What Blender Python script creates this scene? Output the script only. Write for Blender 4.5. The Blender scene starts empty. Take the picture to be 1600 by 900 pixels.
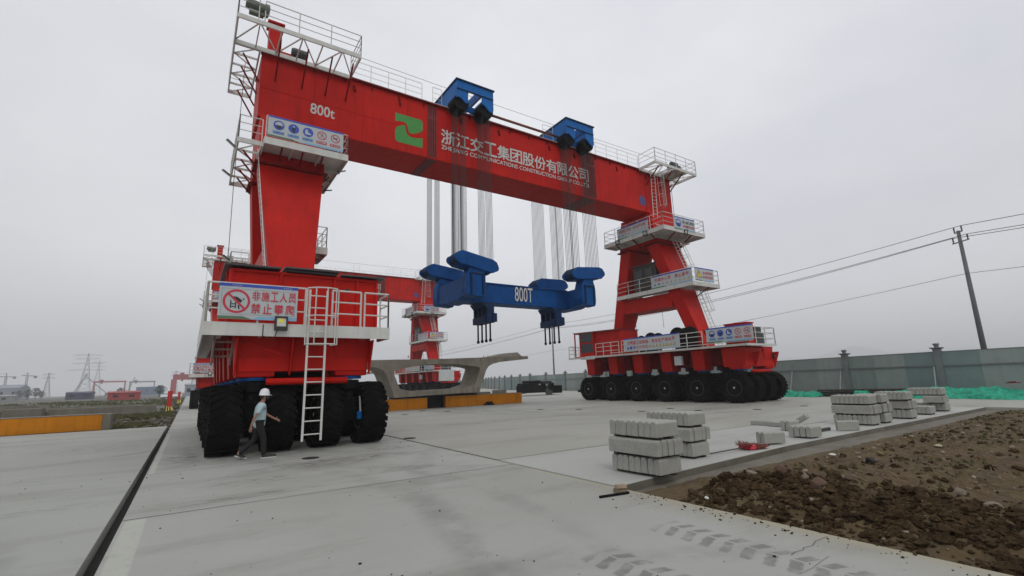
import bpy, bmesh, math, random
from mathutils import Vector, Matrix, noise
PI = math.pi
random.seed(11)
SC = bpy.context.scene
COL = SC.collection

# ------------------------------------------------------------------ camera
H_CAM = 1.8
FPX, YAW, PITCH, ROLL = 744.95, .59181, .1941495, -.0312529
_f = Vector((math.sin(YAW)*math.cos(PITCH), math.cos(YAW)*math.cos(PITCH), math.sin(PITCH)))
_r = Vector((math.cos(YAW), -math.sin(YAW), 0)); _u = _r.cross(_f)
_r2 = math.cos(ROLL)*_r + math.sin(ROLL)*_u
_u2 = -math.sin(ROLL)*_r + math.cos(ROLL)*_u
cam = bpy.data.cameras.new('camera')
cam.sensor_width = 36; cam.lens = FPX/1600*36
cam.clip_start = .1; cam.clip_end = 8000
co = bpy.data.objects.new('camera', cam); COL.objects.link(co)
M = Matrix((_r2, _u2, -_f)).transposed().to_4x4(); M.translation = (0, 0, H_CAM)
co.matrix_world = M
SC.camera = co

# ------------------------------------------------------------------ sky, sun, exposure
SUN_EL, SUN_AZ = math.radians(52), math.radians(200)     # azimuth from +Y clockwise
w = bpy.data.worlds.new('World'); SC.world = w; w.use_nodes = True
nt = w.node_tree; nt.nodes.clear()
def wn(t, **k):
    n = nt.nodes.new(t)
    for a, b in k.items(): setattr(n, a, b)
    return n
out = wn('ShaderNodeOutputWorld'); bg = wn('ShaderNodeBackground'); bg.inputs['Strength'].default_value = .1
sky = wn('ShaderNodeTexSky', sky_type='NISHITA'); sky.sun_disc = False
sky.sun_elevation = SUN_EL; sky.sun_rotation = SUN_AZ; sky.dust_density = 6; sky.air_density = 1.5; sky.ozone_density = 1
hsv = wn('ShaderNodeHueSaturation'); hsv.inputs['Saturation'].default_value = .35
tc = wn('ShaderNodeTexCoord'); mp = wn('ShaderNodeMapping'); mp.inputs['Scale'].default_value = (1, 1, 2.2)
ns = wn('ShaderNodeTexNoise'); ns.inputs['Scale'].default_value = 1.5; ns.inputs['Detail'].default_value = 5; ns.inputs['Roughness'].default_value = .5
cr = wn('ShaderNodeValToRGB')
cr.color_ramp.elements[0].position = .3; cr.color_ramp.elements[0].color = (6.75, 6.9, 7.45, 1)
cr.color_ramp.elements[1].position = .72; cr.color_ramp.elements[1].color = (8.9, 9.05, 9.35, 1)
mx = wn('ShaderNodeMix', data_type='RGBA'); mx.inputs[0].default_value = .9
L = nt.links.new
L(tc.outputs['Generated'], mp.inputs[0]); L(mp.outputs[0], ns.inputs['Vector']); L(ns.outputs[0], cr.inputs[0])
L(sky.outputs[0], hsv.inputs['Color']); L(hsv.outputs[0], mx.inputs[6]); L(cr.outputs[0], mx.inputs[7])
# the cloud cover is thinner, so brighter, towards one part of the sky
gl = wn('ShaderNodeVectorMath', operation='DOT_PRODUCT'); gl.inputs[1].default_value = (.565, .60, .566)
gm = wn('ShaderNodeMapRange'); gm.inputs[1].default_value = .45; gm.inputs[2].default_value = 1; gm.inputs[3].default_value = .94; gm.inputs[4].default_value = 1.13
gs = wn('ShaderNodeVectorMath', operation='SCALE')
L(tc.outputs['Generated'], gl.inputs[0]); L(gl.outputs['Value'], gm.inputs[0]); L(mx.outputs[2], gs.inputs[0]); L(gm.outputs[0], gs.inputs['Scale'])
L(gs.outputs[0], bg.inputs['Color']); L(bg.outputs[0], out.inputs['Surface'])
sun = bpy.data.lights.new('sun', 'SUN'); sun.energy = .7; sun.angle = math.radians(25); sun.color = (1, .97, .92)
so = bpy.data.objects.new('sun', sun); COL.objects.link(so); so.location = (0, 0, 60)
sd = Vector((math.sin(SUN_AZ)*math.cos(SUN_EL), math.cos(SUN_AZ)*math.cos(SUN_EL), math.sin(SUN_EL)))
so.rotation_euler = sd.to_track_quat('Z', 'Y').to_euler()
SC.view_settings.view_transform = 'Standard'; SC.view_settings.look = 'None'
SC.view_settings.exposure = 0; SC.view_settings.gamma = 1

# ------------------------------------------------------------------ materials
def mat(name, col, rough=.6, metal=0, var=.12, scale=3, bump=0, bscale=60, spec=.5, streak=0, dirt=None, dirt_amt=.0, detail=6, fine=0):
    m = bpy.data.materials.new(name); m.use_nodes = True
    t = m.node_tree; b = t.nodes['Principled BSDF']
    b.inputs['Roughness'].default_value = rough; b.inputs['Metallic'].default_value = metal
    b.inputs['Specular IOR Level'].default_value = spec
    N = t.nodes.new; K = t.links.new
    tc = N('ShaderNodeTexCoord'); vec = tc.outputs['Object']
    n = N('ShaderNodeTexNoise'); n.inputs['Scale'].default_value = scale; n.inputs['Detail'].default_value = detail
    n.inputs['Roughness'].default_value = .6
    K(vec, n.inputs['Vector'])
    cr = N('ShaderNodeValToRGB'); cr.color_ramp.elements[0].position = .3; cr.color_ramp.elements[1].position = .7
    cr.color_ramp.elements[0].color = (*[c*(1-var) for c in col], 1)
    cr.color_ramp.elements[1].color = (*[min(1, c*(1+var)) for c in col], 1)
    K(n.outputs[0], cr.inputs[0]); c = cr.outputs[0]
    if dirt:
        mp = N('ShaderNodeMapping'); mp.inputs['Scale'].default_value = (2.2, 2.2, .25 if streak else 2.2)
        n2 = N('ShaderNodeTexNoise'); n2.inputs['Scale'].default_value = 1.3; n2.inputs['Detail'].default_value = 8; n2.inputs['Roughness'].default_value = .65
        K(vec, mp.inputs[0]); K(mp.outputs[0], n2.inputs['Vector'])
        r2 = N('ShaderNodeMapRange'); r2.inputs[1].default_value = .5; r2.inputs[2].default_value = .75; r2.inputs[4].default_value = dirt_amt
        K(n2.outputs[0], r2.inputs[0])
        mxx = N('ShaderNodeMix'); mxx.data_type = 'RGBA'; K(r2.outputs[0], mxx.inputs[0]); K(c, mxx.inputs[6]); mxx.inputs[7].default_value = (*dirt, 1)
        c = mxx.outputs[2]
    if fine:
        n4 = N('ShaderNodeTexNoise'); n4.inputs['Scale'].default_value = bscale; n4.inputs['Detail'].default_value = 3
        K(vec, n4.inputs['Vector'])
        r4 = N('ShaderNodeMapRange'); r4.inputs[1].default_value = .3; r4.inputs[2].default_value = .7; r4.inputs[3].default_value = 1-fine; r4.inputs[4].default_value = 1+fine
        K(n4.outputs[0], r4.inputs[0])
        vm = N('ShaderNodeVectorMath'); vm.operation = 'SCALE'; K(c, vm.inputs[0]); K(r4.outputs[0], vm.inputs['Scale']); c = vm.outputs[0]
    K(c, b.inputs['Base Color'])
    if bump:
        n3 = N('ShaderNodeTexNoise'); n3.inputs['Scale'].default_value = bscale; n3.inputs['Detail'].default_value = 4
        K(vec, n3.inputs['Vector'])
        bp = N('ShaderNodeBump'); bp.inputs['Strength'].default_value = bump; bp.inputs['Distance'].default_value = .02
        K(n3.outputs[0], bp.inputs['Height']); K(bp.outputs[0], b.inputs['Normal'])
    return m
RED = mat('red_paint', (.50, .011, .006), .5, var=.13, scale=.55, dirt=(.20, .008, .005), dirt_amt=.5, streak=1, spec=.12, bump=.12, bscale=1.3)
RED2 = mat('red_paint_dark', (.18, .004, .004), .6, var=.25, scale=2, spec=.1)
DKRED = mat('dark_red_primer', (.15, .012, .012), .6, var=.3, scale=4)
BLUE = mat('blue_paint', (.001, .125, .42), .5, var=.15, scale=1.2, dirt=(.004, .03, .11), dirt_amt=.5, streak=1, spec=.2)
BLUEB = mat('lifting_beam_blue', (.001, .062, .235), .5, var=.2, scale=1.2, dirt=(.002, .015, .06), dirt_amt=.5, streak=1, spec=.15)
DKBLUE = mat('blue_steel_dark', (.004, .025, .08), .55, var=.25, scale=3, spec=.2)
WHITE = mat('white_paint', (.58, .58, .55), .5, var=.07, scale=2, dirt=(.36, .30, .24), dirt_amt=.45, streak=1)
PINK = mat('primer_underside', (.42, .30, .27), .6, var=.15, scale=3)
RUBBER = mat('tyre_rubber', (.0045, .0045, .0045), .85, var=.3, scale=4, bump=.3, bscale=40, dirt=(.02, .019, .017), dirt_amt=.4, spec=.08)
BLACK = mat('black_steel', (.005, .005, .006), .6, var=.3, scale=5, spec=.12)
DGREY = mat('dark_grey_steel', (.05, .052, .055), .5, var=.25, scale=4, dirt=(.02, .02, .02), dirt_amt=.5)
GREY = mat('grey_steel', (.22, .23, .23), .5, var=.12, scale=3)
LGREY = mat('cabinet_grey', (.5, .53, .53), .5, var=.05, scale=2)
ROPE = mat('wire_rope', (.02, .02, .02), .6, metal=0, var=.2, scale=20)
RUSTROD = mat('rust_red_pipe', (.20, .06, .04), .55, var=.3, scale=3)
SIGNW = mat('sign_face', (.45, .49, .50), .35, var=.04, scale=1.5, dirt=(.40, .40, .38), dirt_amt=.3)
SIGNB = mat('sign_blue', (.03, .07, .42), .4, var=.06)
SIGNG = mat('sign_green', (.015, .20, .09), .4, var=.06)
SIGNL = mat('sign_light_blue', (.22, .42, .60), .4, var=.06)
SIGNR = mat('sign_red', (.55, .02, .05), .4, var=.06)
SIGNK = mat('sign_black', (.015, .015, .015), .4)
SIGNY = mat('sign_yellow', (.75, .55, .05), .4)
LETTER = mat('lettering_white', (.58, .58, .56), .5, var=.05, dirt=(.38, .28, .26), dirt_amt=.5)
EMGREEN = mat('emblem_green', (.045, .26, .04), .45, var=.08)
GLASS = mat('dark_glass', (.01, .012, .014), .08, var=.1)
LAMPFACE = mat('lamp_reflector', (.55, .55, .5), .3)
LAMPY = mat('lamp_chip_yellow', (.75, .65, .05), .5)
CONC_SEG = mat('segment_concrete', (.285, .265, .215), .85, var=.2, scale=.9, bump=.25, bscale=25, dirt=(.13, .115, .085), dirt_amt=.65, streak=1, fine=.12)
KERB = mat('kerb_concrete', (.34, .34, .305), .9, var=.16, scale=3, bump=.4, bscale=60, dirt=(.17, .165, .13), dirt_amt=.6, fine=.16)
YELLOW = mat('yellow_paint', (.56, .20, .003), .6, var=.12, scale=1.2, dirt=(.25, .09, .008), dirt_amt=.6, streak=1, spec=.2)
OLDCONC = mat('old_concrete', (.18, .168, .138), .9, var=.2, scale=1.2, dirt=(.13, .12, .1), dirt_amt=.6, streak=1)
FENCEP = [mat('wall_panel_grey%s' % s, c, .6, var=.06, scale=1.5, dirt=(.12, .135, .13), dirt_amt=.35, streak=1)
          for s, c in (('', (.215, .265, .25)), ('_pale', (.265, .31, .295)), ('_teal', (.18, .245, .24)))]
FPOST = mat('wall_post_grey', (.15, .165, .165), .6, var=.15, scale=2)
NETG = mat('green_net', (.010, .31, .19), .75, var=.45, scale=5, bump=.8, bscale=14, dirt=(.01, .10, .07), dirt_amt=.6)
PIPE = mat('dark_rusty_pipe', (.045, .03, .028), .7, var=.4, scale=4)
POLEC = mat('pole_concrete', (.13, .145, .145), .85, var=.12, scale=2)
WIRE = mat('power_wire', (.05, .055, .06), .5)
TIMBER = mat('timber', (.055, .045, .036), .85, var=.3, scale=6)
STONE = mat('pale_stone', (.19, .155, .115), .9, var=.3, scale=8, bump=.5, bscale=30, fine=.2)
CLOD = mat('dirt_clod', (.050, .032, .016), 1.0, spec=.1, var=.6, scale=3.2, bump=.8, bscale=45, fine=.35)
HAZEB = mat('far_building', (.25, .28, .32), .8, var=.1)
FARRED = mat('far_red_steel', (.32, .03, .03), .6, var=.15)
FARSTEEL = mat('far_steel', (.10, .11, .12), .6, var=.15)
FARBLUE = mat('far_blue_sheet', (.05, .10, .22), .6, var=.2)
LEAF = mat('leaf_green', (.035, .055, .025), .8, var=.4, scale=2)
BARK = mat('bark', (.05, .04, .03), .9)
SKIN = mat('skin', (.30, .16, .105), .5, var=.08)
SHIRT = mat('pale_blue_cotton', (.40, .52, .55), .85, var=.12, scale=7, bump=.2, bscale=25)
TROUSER = mat('black_trouser', (.006, .006, .007), .85, var=.2, scale=8)
SHOE = mat('black_shoe', (.012, .012, .013), .6)
SOLE = mat('white_sole', (.5, .5, .48), .6)
HELMET = mat('white_helmet', (.74, .74, .76), .3, var=.03)
HAIR = mat('black_hair', (.01, .008, .007), .6)

# ------------------------------------------------------------------ helpers
W0 = {}                                                  # world origin of every object
class MB:
    def __init__(s): s.v = []; s.f = []; s.mi = []; s.cur = 0
    def add(s, vs, fs):
        o = len(s.v); s.v += [tuple(p) for p in vs]; s.f += [tuple(i+o for i in f) for f in fs]; s.mi += [s.cur]*len(fs); return s
    def hexa(s, b, t):
        return s.add(list(b)+list(t), [(3, 2, 1, 0), (4, 5, 6, 7), (0, 1, 5, 4), (1, 2, 6, 5), (2, 3, 7, 6), (3, 0, 4, 7)])
    def box(s, x0, x1, y0, y1, z0, z1):
        return s.hexa([(x0, y0, z0), (x1, y0, z0), (x1, y1, z0), (x0, y1, z0)], [(x0, y0, z1), (x1, y0, z1), (x1, y1, z1), (x0, y1, z1)])
    def bar(s, p, q, w, h=None, up=(0, 0, 1)):
        p = Vector(p); q = Vector(q); d = (q-p).normalized(); h = h or w; up = Vector(up)
        if abs(d.dot(up)) > .98: up = Vector((0, 1, 0))
        a = d.cross(up).normalized()*w/2; b = a.cross(d).normalized()*h/2
        return s.hexa([p-a-b, p+a-b, p+a+b, p-a+b], [q-a-b, q+a-b, q+a+b, q-a+b])
    def tube(s, p, q, r, n=6, r2=None):
        p = Vector(p); q = Vector(q); d = (q-p).normalized(); r2 = r if r2 is None else r2
        up = Vector((0, 0, 1)) if abs(d.z) < .95 else Vector((0, 1, 0))
        a = d.cross(up).normalized(); b = a.cross(d)
        vs = []
        for i in range(n):
            t = 2*PI*i/n; vs.append(p+(a*math.cos(t)+b*math.sin(t))*r)
        for i in range(n):
            t = 2*PI*i/n; vs.append(q+(a*math.cos(t)+b*math.sin(t))*r2)
        return s.add(vs, [(i, (i+1) % n, n+(i+1) % n, n+i) for i in range(n)]+[tuple(range(n-1, -1, -1)), tuple(range(n, 2*n))])
    def path(s, pts, r, n=5):
        for p, q in zip(pts[:-1], pts[1:]): s.tube(p, q, r, n)
        return s
    def prism(s, poly, d):
        n = len(poly); d = Vector(d); p2 = [Vector(p)+d for p in poly]
        return s.add(list(poly)+p2, [tuple(range(n-1, -1, -1)), tuple(range(n, 2*n))]+[(i, (i+1) % n, n+(i+1) % n, n+i) for i in range(n)])
    def lathe(s, c, axis, prof, n=20):
        c = Vector(c); ax = Vector(axis).normalized(); up = Vector((0, 0, 1)) if abs(ax.z) < .9 else Vector((1, 0, 0))
        a = ax.cross(up).normalized(); b = a.cross(ax)
        vs = []; fs = []
        for r, t in prof:
            for i in range(n):
                q = 2*PI*i/n; vs.append(c+ax*t+(a*math.cos(q)+b*math.sin(q))*r)
        m = len(prof)
        for j in range(m-1):
            for i in range(n): fs.append((j*n+i, j*n+(i+1) % n, (j+1)*n+(i+1) % n, (j+1)*n+i))
        fs.append(tuple(range(n-1, -1, -1))); fs.append(tuple(range((m-1)*n, m*n)))
        return s.add(vs, fs)
    def quad(s, *p): return s.add(p, [tuple(range(len(p)))])
    def build(s, name, mats, parent=None, origin=None, bevel=0, smooth=False, recalc=True):
        org = Vector(origin) if origin is not None else (W0[parent] if parent else Vector((0, 0, 0)))
        me = bpy.data.meshes.new(name)
        me.from_pydata([tuple(Vector(p)-org) for p in s.v], [], s.f)
        if not isinstance(mats, (list, tuple)): mats = [mats]
        for m in mats: me.materials.append(m)
        if len(mats) > 1:
            for p, i in zip(me.polygons, s.mi): p.material_index = i
        if recalc:
            bm = bmesh.new(); bm.from_mesh(me); bmesh.ops.recalc_face_normals(bm, faces=bm.faces); bm.to_mesh(me); bm.free()
        if smooth:
            for p in me.polygons: p.use_smooth = True
        o = bpy.data.objects.new(name, me); COL.objects.link(o)
        o.location = org - (W0[parent] if parent else Vector((0, 0, 0)))
        if parent: o.parent = parent
        W0[o] = org
        if bevel:
            b = o.modifiers.new('bevel', 'BEVEL'); b.width = bevel; b.segments = 2; b.limit_method = 'ANGLE'; b.angle_limit = .6
        return o
def tag(o, label=None, cat=None, group=None, kind=None):
    if label: o['label'] = label
    if cat: o['category'] = cat
    if group: o['group'] = group
    if kind: o['kind'] = kind
    return o
def thing(name, label, cat, loc, group=None, rz=0):
    o = bpy.data.objects.new(name, None); COL.objects.link(o); o.location = loc; o.rotation_euler.z = rz
    W0[o] = Vector(loc); return tag(o, label, cat, group)
def child_copy(src, parent, loc):
    c = src.copy(); COL.objects.link(c); c.parent = parent; c.location = loc
    for ch in list(src.children): child_copy(ch, c, ch.location.copy())
    return c
def copy_tree(src, loc, skip=()):
    c = src.copy(); COL.objects.link(c); c.location = loc
    def rec(a, b):
        for ch in list(a.children):
            if ch.name.split('.')[0] in skip: continue
            d = ch.copy(); COL.objects.link(d); d.parent = b; rec(ch, d)
    rec(src, c)
    return c
_TX = {}
def text_geo(body):
    """2D outline mesh of a line of text, scaled to unit height box: verts (x,y), faces, width, height"""
    if body in _TX: return _TX[body]
    cu = bpy.data.curves.new('t', 'FONT'); cu.body = body; cu.size = 1; cu.offset = 0; cu.resolution_u = 3
    o = bpy.data.objects.new('t', cu); COL.objects.link(o)
    dg = bpy.context.evaluated_depsgraph_get(); me = bpy.data.meshes.new_from_object(o.evaluated_get(dg))
    vs = [(v.co.x, v.co.y) for v in me.vertices]; fs = [tuple(p.vertices) for p in me.polygons]
    bpy.data.objects.remove(o); bpy.data.curves.remove(cu); bpy.data.meshes.remove(me)
    x0 = min(v[0] for v in vs); x1 = max(v[0] for v in vs); y0 = min(v[1] for v in vs); y1 = max(v[1] for v in vs)
    _TX[body] = ([(x-x0, y-y0) for x, y in vs], fs, x1-x0, y1-y0); return _TX[body]
def put_text(mb, body, fr, u0, v0, wd, ht, d, bold=.014):
    vs, fs, tw, th = text_geo(body)
    O, U, V, N = fr
    b = bold*(wd/tw)                                       # heavier strokes: shifted copies, each 1 mm above the last
    for k, (bx, by) in enumerate(((-b, -b), (b, b), (b, -b), (-b, b))):
        mb.add([O+U*(u0+x/tw*wd+bx)+V*(v0+y/th*ht+by)+N*(d+.001*k) for x, y in vs], fs)
def rail(pts, h=1.1, sp=1.3, r=.024, mids=(.38, .74)):
    """guard rail along points"""
    mb = MB()
    for p, q in zip(pts[:-1], pts[1:]):
        p = Vector(p); q = Vector(q); n = max(1, round((q-p).length/sp))
        for k in range(n+1):
            a = p.lerp(q, k/n); mb.tube(a, a+Vector((0, 0, h)), r*1.05, 6)
        for m in (*mids, h): mb.tube(p+Vector((0, 0, m)), q+Vector((0, 0, m)), r if m == h else r*.8, 5)
    return mb
def ladder(p, q, wdir, wd=.5, rung=.3, r=.022, flat=.06, cage=None, out=None):
    p = Vector(p); q = Vector(q); a = Vector(wdir).normalized()*wd/2; mb = MB()
    mb.bar(p-a, q-a, .03, flat, up=wdir); mb.bar(p+a, q+a, .03, flat, up=wdir)
    L_ = (q-p).length; n = int(L_/rung)
    for k in range(1, n+1):
        c = p.lerp(q, (k-.5)/n); mb.tube(c-a, c+a, r*.8, 5)
    return mb
def cage(p, q, wdir, out, wd=.5, dep=.65, sp=.75, r=.018):
    p = Vector(p); q = Vector(q); a = Vector(wdir).normalized(); o = Vector(out).normalized(); mb = MB()
    def ring(c):
        return [c+a*(-wd/2), c+a*(-wd*.62)+o*dep*.45, c+a*(-wd*.4)+o*dep*.85, c+o*dep, c+a*(wd*.4)+o*dep*.85, c+a*(wd*.62)+o*dep*.45, c+a*(wd/2)]
    n = max(2, int((q-p).length/sp)); R = [ring(p.lerp(q, k/n)) for k in range(n+1)]
    for g in R: mb.path(g, r, 4)
    for k in range(1, 6): mb.path([g[k] for g in R], r*.9, 4)
    return mb
# ================================================================== ground
def ground_mat(name, c1, c2, c3, scale=.25, bump=.4, stains=(), rough=.72, rings=(), prints=(), marks=False):
    m = bpy.data.materials.new(name); m.use_nodes = True; t = m.node_tree; b = t.nodes['Principled BSDF']
    N = t.nodes.new; K = t.links.new
    b.inputs['Roughness'].default_value = rough; b.inputs['Specular IOR Level'].default_value = .45
    tc = N('ShaderNodeTexCoord'); v = tc.outputs['Object']
    def noise_(s, d, ro, sc=None):
        n = N('ShaderNodeTexNoise'); n.inputs['Scale'].default_value = s; n.inputs['Detail'].default_value = d; n.inputs['Roughness'].default_value = ro
        if sc:
            mp = N('ShaderNodeMapping'); mp.inputs['Scale'].default_value = sc; K(v, mp.inputs[0]); K(mp.outputs[0], n.inputs['Vector'])
        else: K(v, n.inputs['Vector'])
        return n.outputs[0]
    def rng(o, a, b_, c=0, d=1):
        r = N('ShaderNodeMapRange'); r.inputs[1].default_value = a; r.inputs[2].default_value = b_; r.inputs[3].default_value = c; r.inputs[4].default_value = d; K(o, r.inputs[0]); return r.outputs[0]
    def mixc(f, a, bcol):
        x = N('ShaderNodeMix'); x.data_type = 'RGBA'; K(f, x.inputs[0])
        (K(a, x.inputs[6]) if hasattr(a, 'links') else setattr(x.inputs[6], 'default_value', (*a, 1)))
        (K(bcol, x.inputs[7]) if hasattr(bcol, 'links') else setattr(x.inputs[7], 'default_value', (*bcol, 1))); return x.outputs[2]
    c = mixc(rng(noise_(scale, 6, .6), .35, .65), c1, c2)
    c = mixc(rng(noise_(scale*1.7, 8, .7, (.45, 1.7, 1)), .50, .74, 0, .85), c, c3)
    c = mixc(rng(noise_(3.1, 8, .75), .58, .8, 0, .35), c, c3)
    sp = N('ShaderNodeTexVoronoi'); sp.inputs['Scale'].default_value = 2.6; K(v, sp.inputs['Vector'])
    c = mixc(rng(sp.outputs['Distance'], .03, .05, .55, 0), c, tuple(x*.35 for x in c3))
    for (sx, sy, rx, ry, amt) in stains:                    # damp smears left by tyres, each at its own place
        mp = N('ShaderNodeMapping'); mp.vector_type = 'POINT'; mp.inputs['Location'].default_value = (-sx/rx, -sy/ry, 0); mp.inputs['Scale'].default_value = (1/rx, 1/ry, 0); K(v, mp.inputs[0])
        ln = N('ShaderNodeVectorMath'); ln.operation = 'LENGTH'; K(mp.outputs[0], ln.inputs[0])
        f1 = rng(ln.outputs['Value'], .3, 1.0, 1, 0); f2 = rng(noise_(5, 6, .7, (.5, 2.2, 1)), .47, .60)
        mu = N('ShaderNodeMath'); mu.operation = 'MULTIPLY'; K(f1, mu.inputs[0]); K(f2, mu.inputs[1])
        m3 = N('ShaderNodeMath'); m3.operation = 'MULTIPLY'; K(mu.outputs[0], m3.inputs[0]); m3.inputs[1].default_value = amt
        c = mixc(m3.outputs[0], c, (.07, .066, .055))
    for (rx_, ry_, R_, w_, amt) in rings:                   # sweeping tracks of turning tyres
        mp = N('ShaderNodeMapping'); mp.inputs['Location'].default_value = (-rx_, -ry_, 0); mp.inputs['Scale'].default_value = (1, 1, 0); K(v, mp.inputs[0])
        ln = N('ShaderNodeVectorMath'); ln.operation = 'LENGTH'; K(mp.outputs[0], ln.inputs[0])
        s1 = N('ShaderNodeMath'); s1.operation = 'SUBTRACT'; K(ln.outputs['Value'], s1.inputs[0]); s1.inputs[1].default_value = R_
        s2 = N('ShaderNodeMath'); s2.operation = 'ABSOLUTE'; K(s1.outputs[0], s2.inputs[0])
        s3 = N('ShaderNodeMath'); s3.operation = 'MULTIPLY'; K(rng(s2.outputs[0], w_*.35, w_, amt, 0), s3.inputs[0]); K(rng(noise_(.7, 6, .7), .40, .62), s3.inputs[1])
        c = mixc(s3.outputs[0], c, tuple(q*.62 for q in c1))
    if prints or marks:
        sx_ = N('ShaderNodeSeparateXYZ'); K(v, sx_.inputs[0]); X_, Y_ = sx_.outputs[0], sx_.outputs[1]
        def mt(op, a_, b_=None):
            n = N('ShaderNodeMath'); n.operation = op
            for i_, q in enumerate((a_, b_)):
                if q is None: continue
                (K(q, n.inputs[i_]) if hasattr(q, 'links') else setattr(n.inputs[i_], 'default_value', q))
            return n.outputs[0]
        def inside(o_, a_, b_, s_=.012): return mt('MULTIPLY', rng(o_, a_-s_, a_+s_), rng(o_, b_-s_, b_+s_, 1, 0))
        wob = mt('MULTIPLY', mt('SUBTRACT', noise_(9, 4, .6), .5), .10); patch = rng(noise_(4, 5, .65), .33, .55, .25, 1)
    for (x0, x1, y0, y1) in prints:                          # damp prints of tyre lugs, chevrons along the travel direction
        u_ = mt('DIVIDE', mt('SUBTRACT', X_, x0), x1-x0); du = mt('ABSOLUTE', mt('SUBTRACT', u_, .62))
        ph = mt('FRACT', mt('DIVIDE', mt('ADD', mt('SUBTRACT', mt('ADD', Y_, 50), mt('MULTIPLY', du, -.20)), wob), .236))
        m_ = mt('MULTIPLY', inside(ph, .16, .66, .05), mt('MULTIPLY', inside(mt('ADD', X_, wob), x0, x1, .02), inside(Y_, y0, y1, .1)))
        m_ = mt('MULTIPLY', m_, mt('MULTIPLY', rng(du, .02, .05), patch))
        c = mixc(mt('MULTIPLY', m_, .7), c, (.125, .128, .12))
    if marks:
        ed = mt('MULTIPLY', rng(mt('ADD', X_, mt('MULTIPLY', wob, 1.3)), 5.98, 6.06), rng(Y_, 5.9, 13.0, 1, 0)); c = mixc(mt('MULTIPLY', ed, rng(noise_(2.2, 6, .7), .3, .6, .35, .85)), c, (.37, .345, .245))
        st = mt('MULTIPLY', rng(mt('ADD', X_, mt('MULTIPLY', wob, 3)), 5.45, 6.0, 0, .4), rng(Y_, 6.2, 7, 1, 0)); c = mixc(st, c, (.27, .24, .165))
        for (a_, b_, d_, e_) in ((-.6, -.36, -30, 9.28), (-.61, -.50, 14, 26)):
            wl = mt('MULTIPLY', inside(mt('ADD', X_, mt('MULTIPLY', wob, .12)), a_, b_), inside(Y_, d_, e_)); c = mixc(mt('MULTIPLY', wl, rng(noise_(6, 7, .75), .34, .5, .25, .9)), c, (.43, .44, .385))
    f = noise_(90, 3, .6); vm = N('ShaderNodeVectorMath'); vm.operation = 'SCALE'; K(c, vm.inputs[0]); K(rng(f, .3, .7, .88, 1.12), vm.inputs['Scale'])
    K(vm.outputs[0], b.inputs['Base Color'])
    bp = N('ShaderNodeBump'); bp.inputs['Strength'].default_value = bump; bp.inputs['Distance'].default_value = .01; K(noise_(40, 5, .7), bp.inputs['Height']); K(bp.outputs[0], b.inputs['Normal'])
    return m
APRON = ground_mat('apron_concrete', (.32, .322, .29), (.375, .379, .352), (.205, .203, .172), .22, rings=((-9, 8, 12.2, .35, .5), (-9, 8, 13.4, .3, .4), (14, 20, 13.5, .4, .5), (14, 20, 11.6, .35, .5), (-2, -8, 13.2, .3, .35), (22, 2, 19.5, .35, .4), (3, 40, 24.5, .5, .5)), prints=((4.76, 5.30, 1.6, 4.3), (3.46, 3.98, 1.4, 4.05)), marks=True, stains=((3.2, 12.9, 2.6, .9, 1.0), (1.2, 11.4, 1.2, .5, .7), (5.0, 14.5, 1.0, 1.0, .8), (2.2, 16.6, 2.8, 2.8, .7), (.1, 17, .6, 3, .8), (.9, 9.9, 1.6, .35, .6), (4.2, 10.6, 1.6, .4, .55), (.3, 21, .8, 6, .6)))
APRON2 = ground_mat('yard_concrete', (.335, .335, .295), (.38, .38, .34), (.235, .232, .195), .15, rings=((26, 24, 9, .5, .6), (26, 24, 10.4, .4, .5), (20, 35, 18, .5, .5), (33, 30, 19, .5, .5), (10, 2, 14, .35, .4)), stains=((26, 16.5, 6, 1.2, .8), (29, 21, 5, 5, .6), (20, 24, 5, .8, .6), (16, 27, 6, 1, .5), (12, 20, 4, 1.2, .5), (22, 13, 3, .7, .5)))
NEWC = ground_mat('new_concrete', (.38, .388, .36), (.415, .425, .395), (.30, .30, .27), .3)
NEWC2 = ground_mat('left_concrete', (.32, .328, .295), (.37, .377, .345), (.235, .23, .195), .18, rings=((-12, 6, 10.5, .35, .5), (-12, 6, 9.2, .3, .4), (-10, 30, 14, .4, .5)), stains=((-2.5, 22, 3, 2, .5), (-4, 15, 3, .8, .5), (-2, 11, 1.5, .5, .4), (-5, 28, 5, 1, .5)))
FOOT = ground_mat('mortar_strip', (.12, .105, .08), (.165, .15, .12), (.06, .05, .035), 1.2)
JOINT = mat('joint_filler', (.014, .013, .011), .95, var=.4, scale=8)
MARK = mat('worn_white_line', (.50, .51, .45), .8, var=.08, scale=5, dirt=(.33, .33, .29), dirt_amt=.8)
DAMP = mat('damp_tread_print', (.185, .185, .172), .8, var=.22, scale=6, dirt=(.27, .27, .25), dirt_amt=.8)
EDGE = mat('laitance_edge', (.45, .42, .31), .9, var=.15, scale=3, dirt=(.28, .25, .18), dirt_amt=.8)
DIRT = ground_mat('brown_dirt', (.088, .056, .026), (.108, .078, .036), (.030, .022, .012), 1.3, bump=1.0, rough=.95)
FIELD = ground_mat('field_ground', (.085, .08, .06), (.07, .075, .05), (.12, .115, .10), .05, bump=.6)

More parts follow.
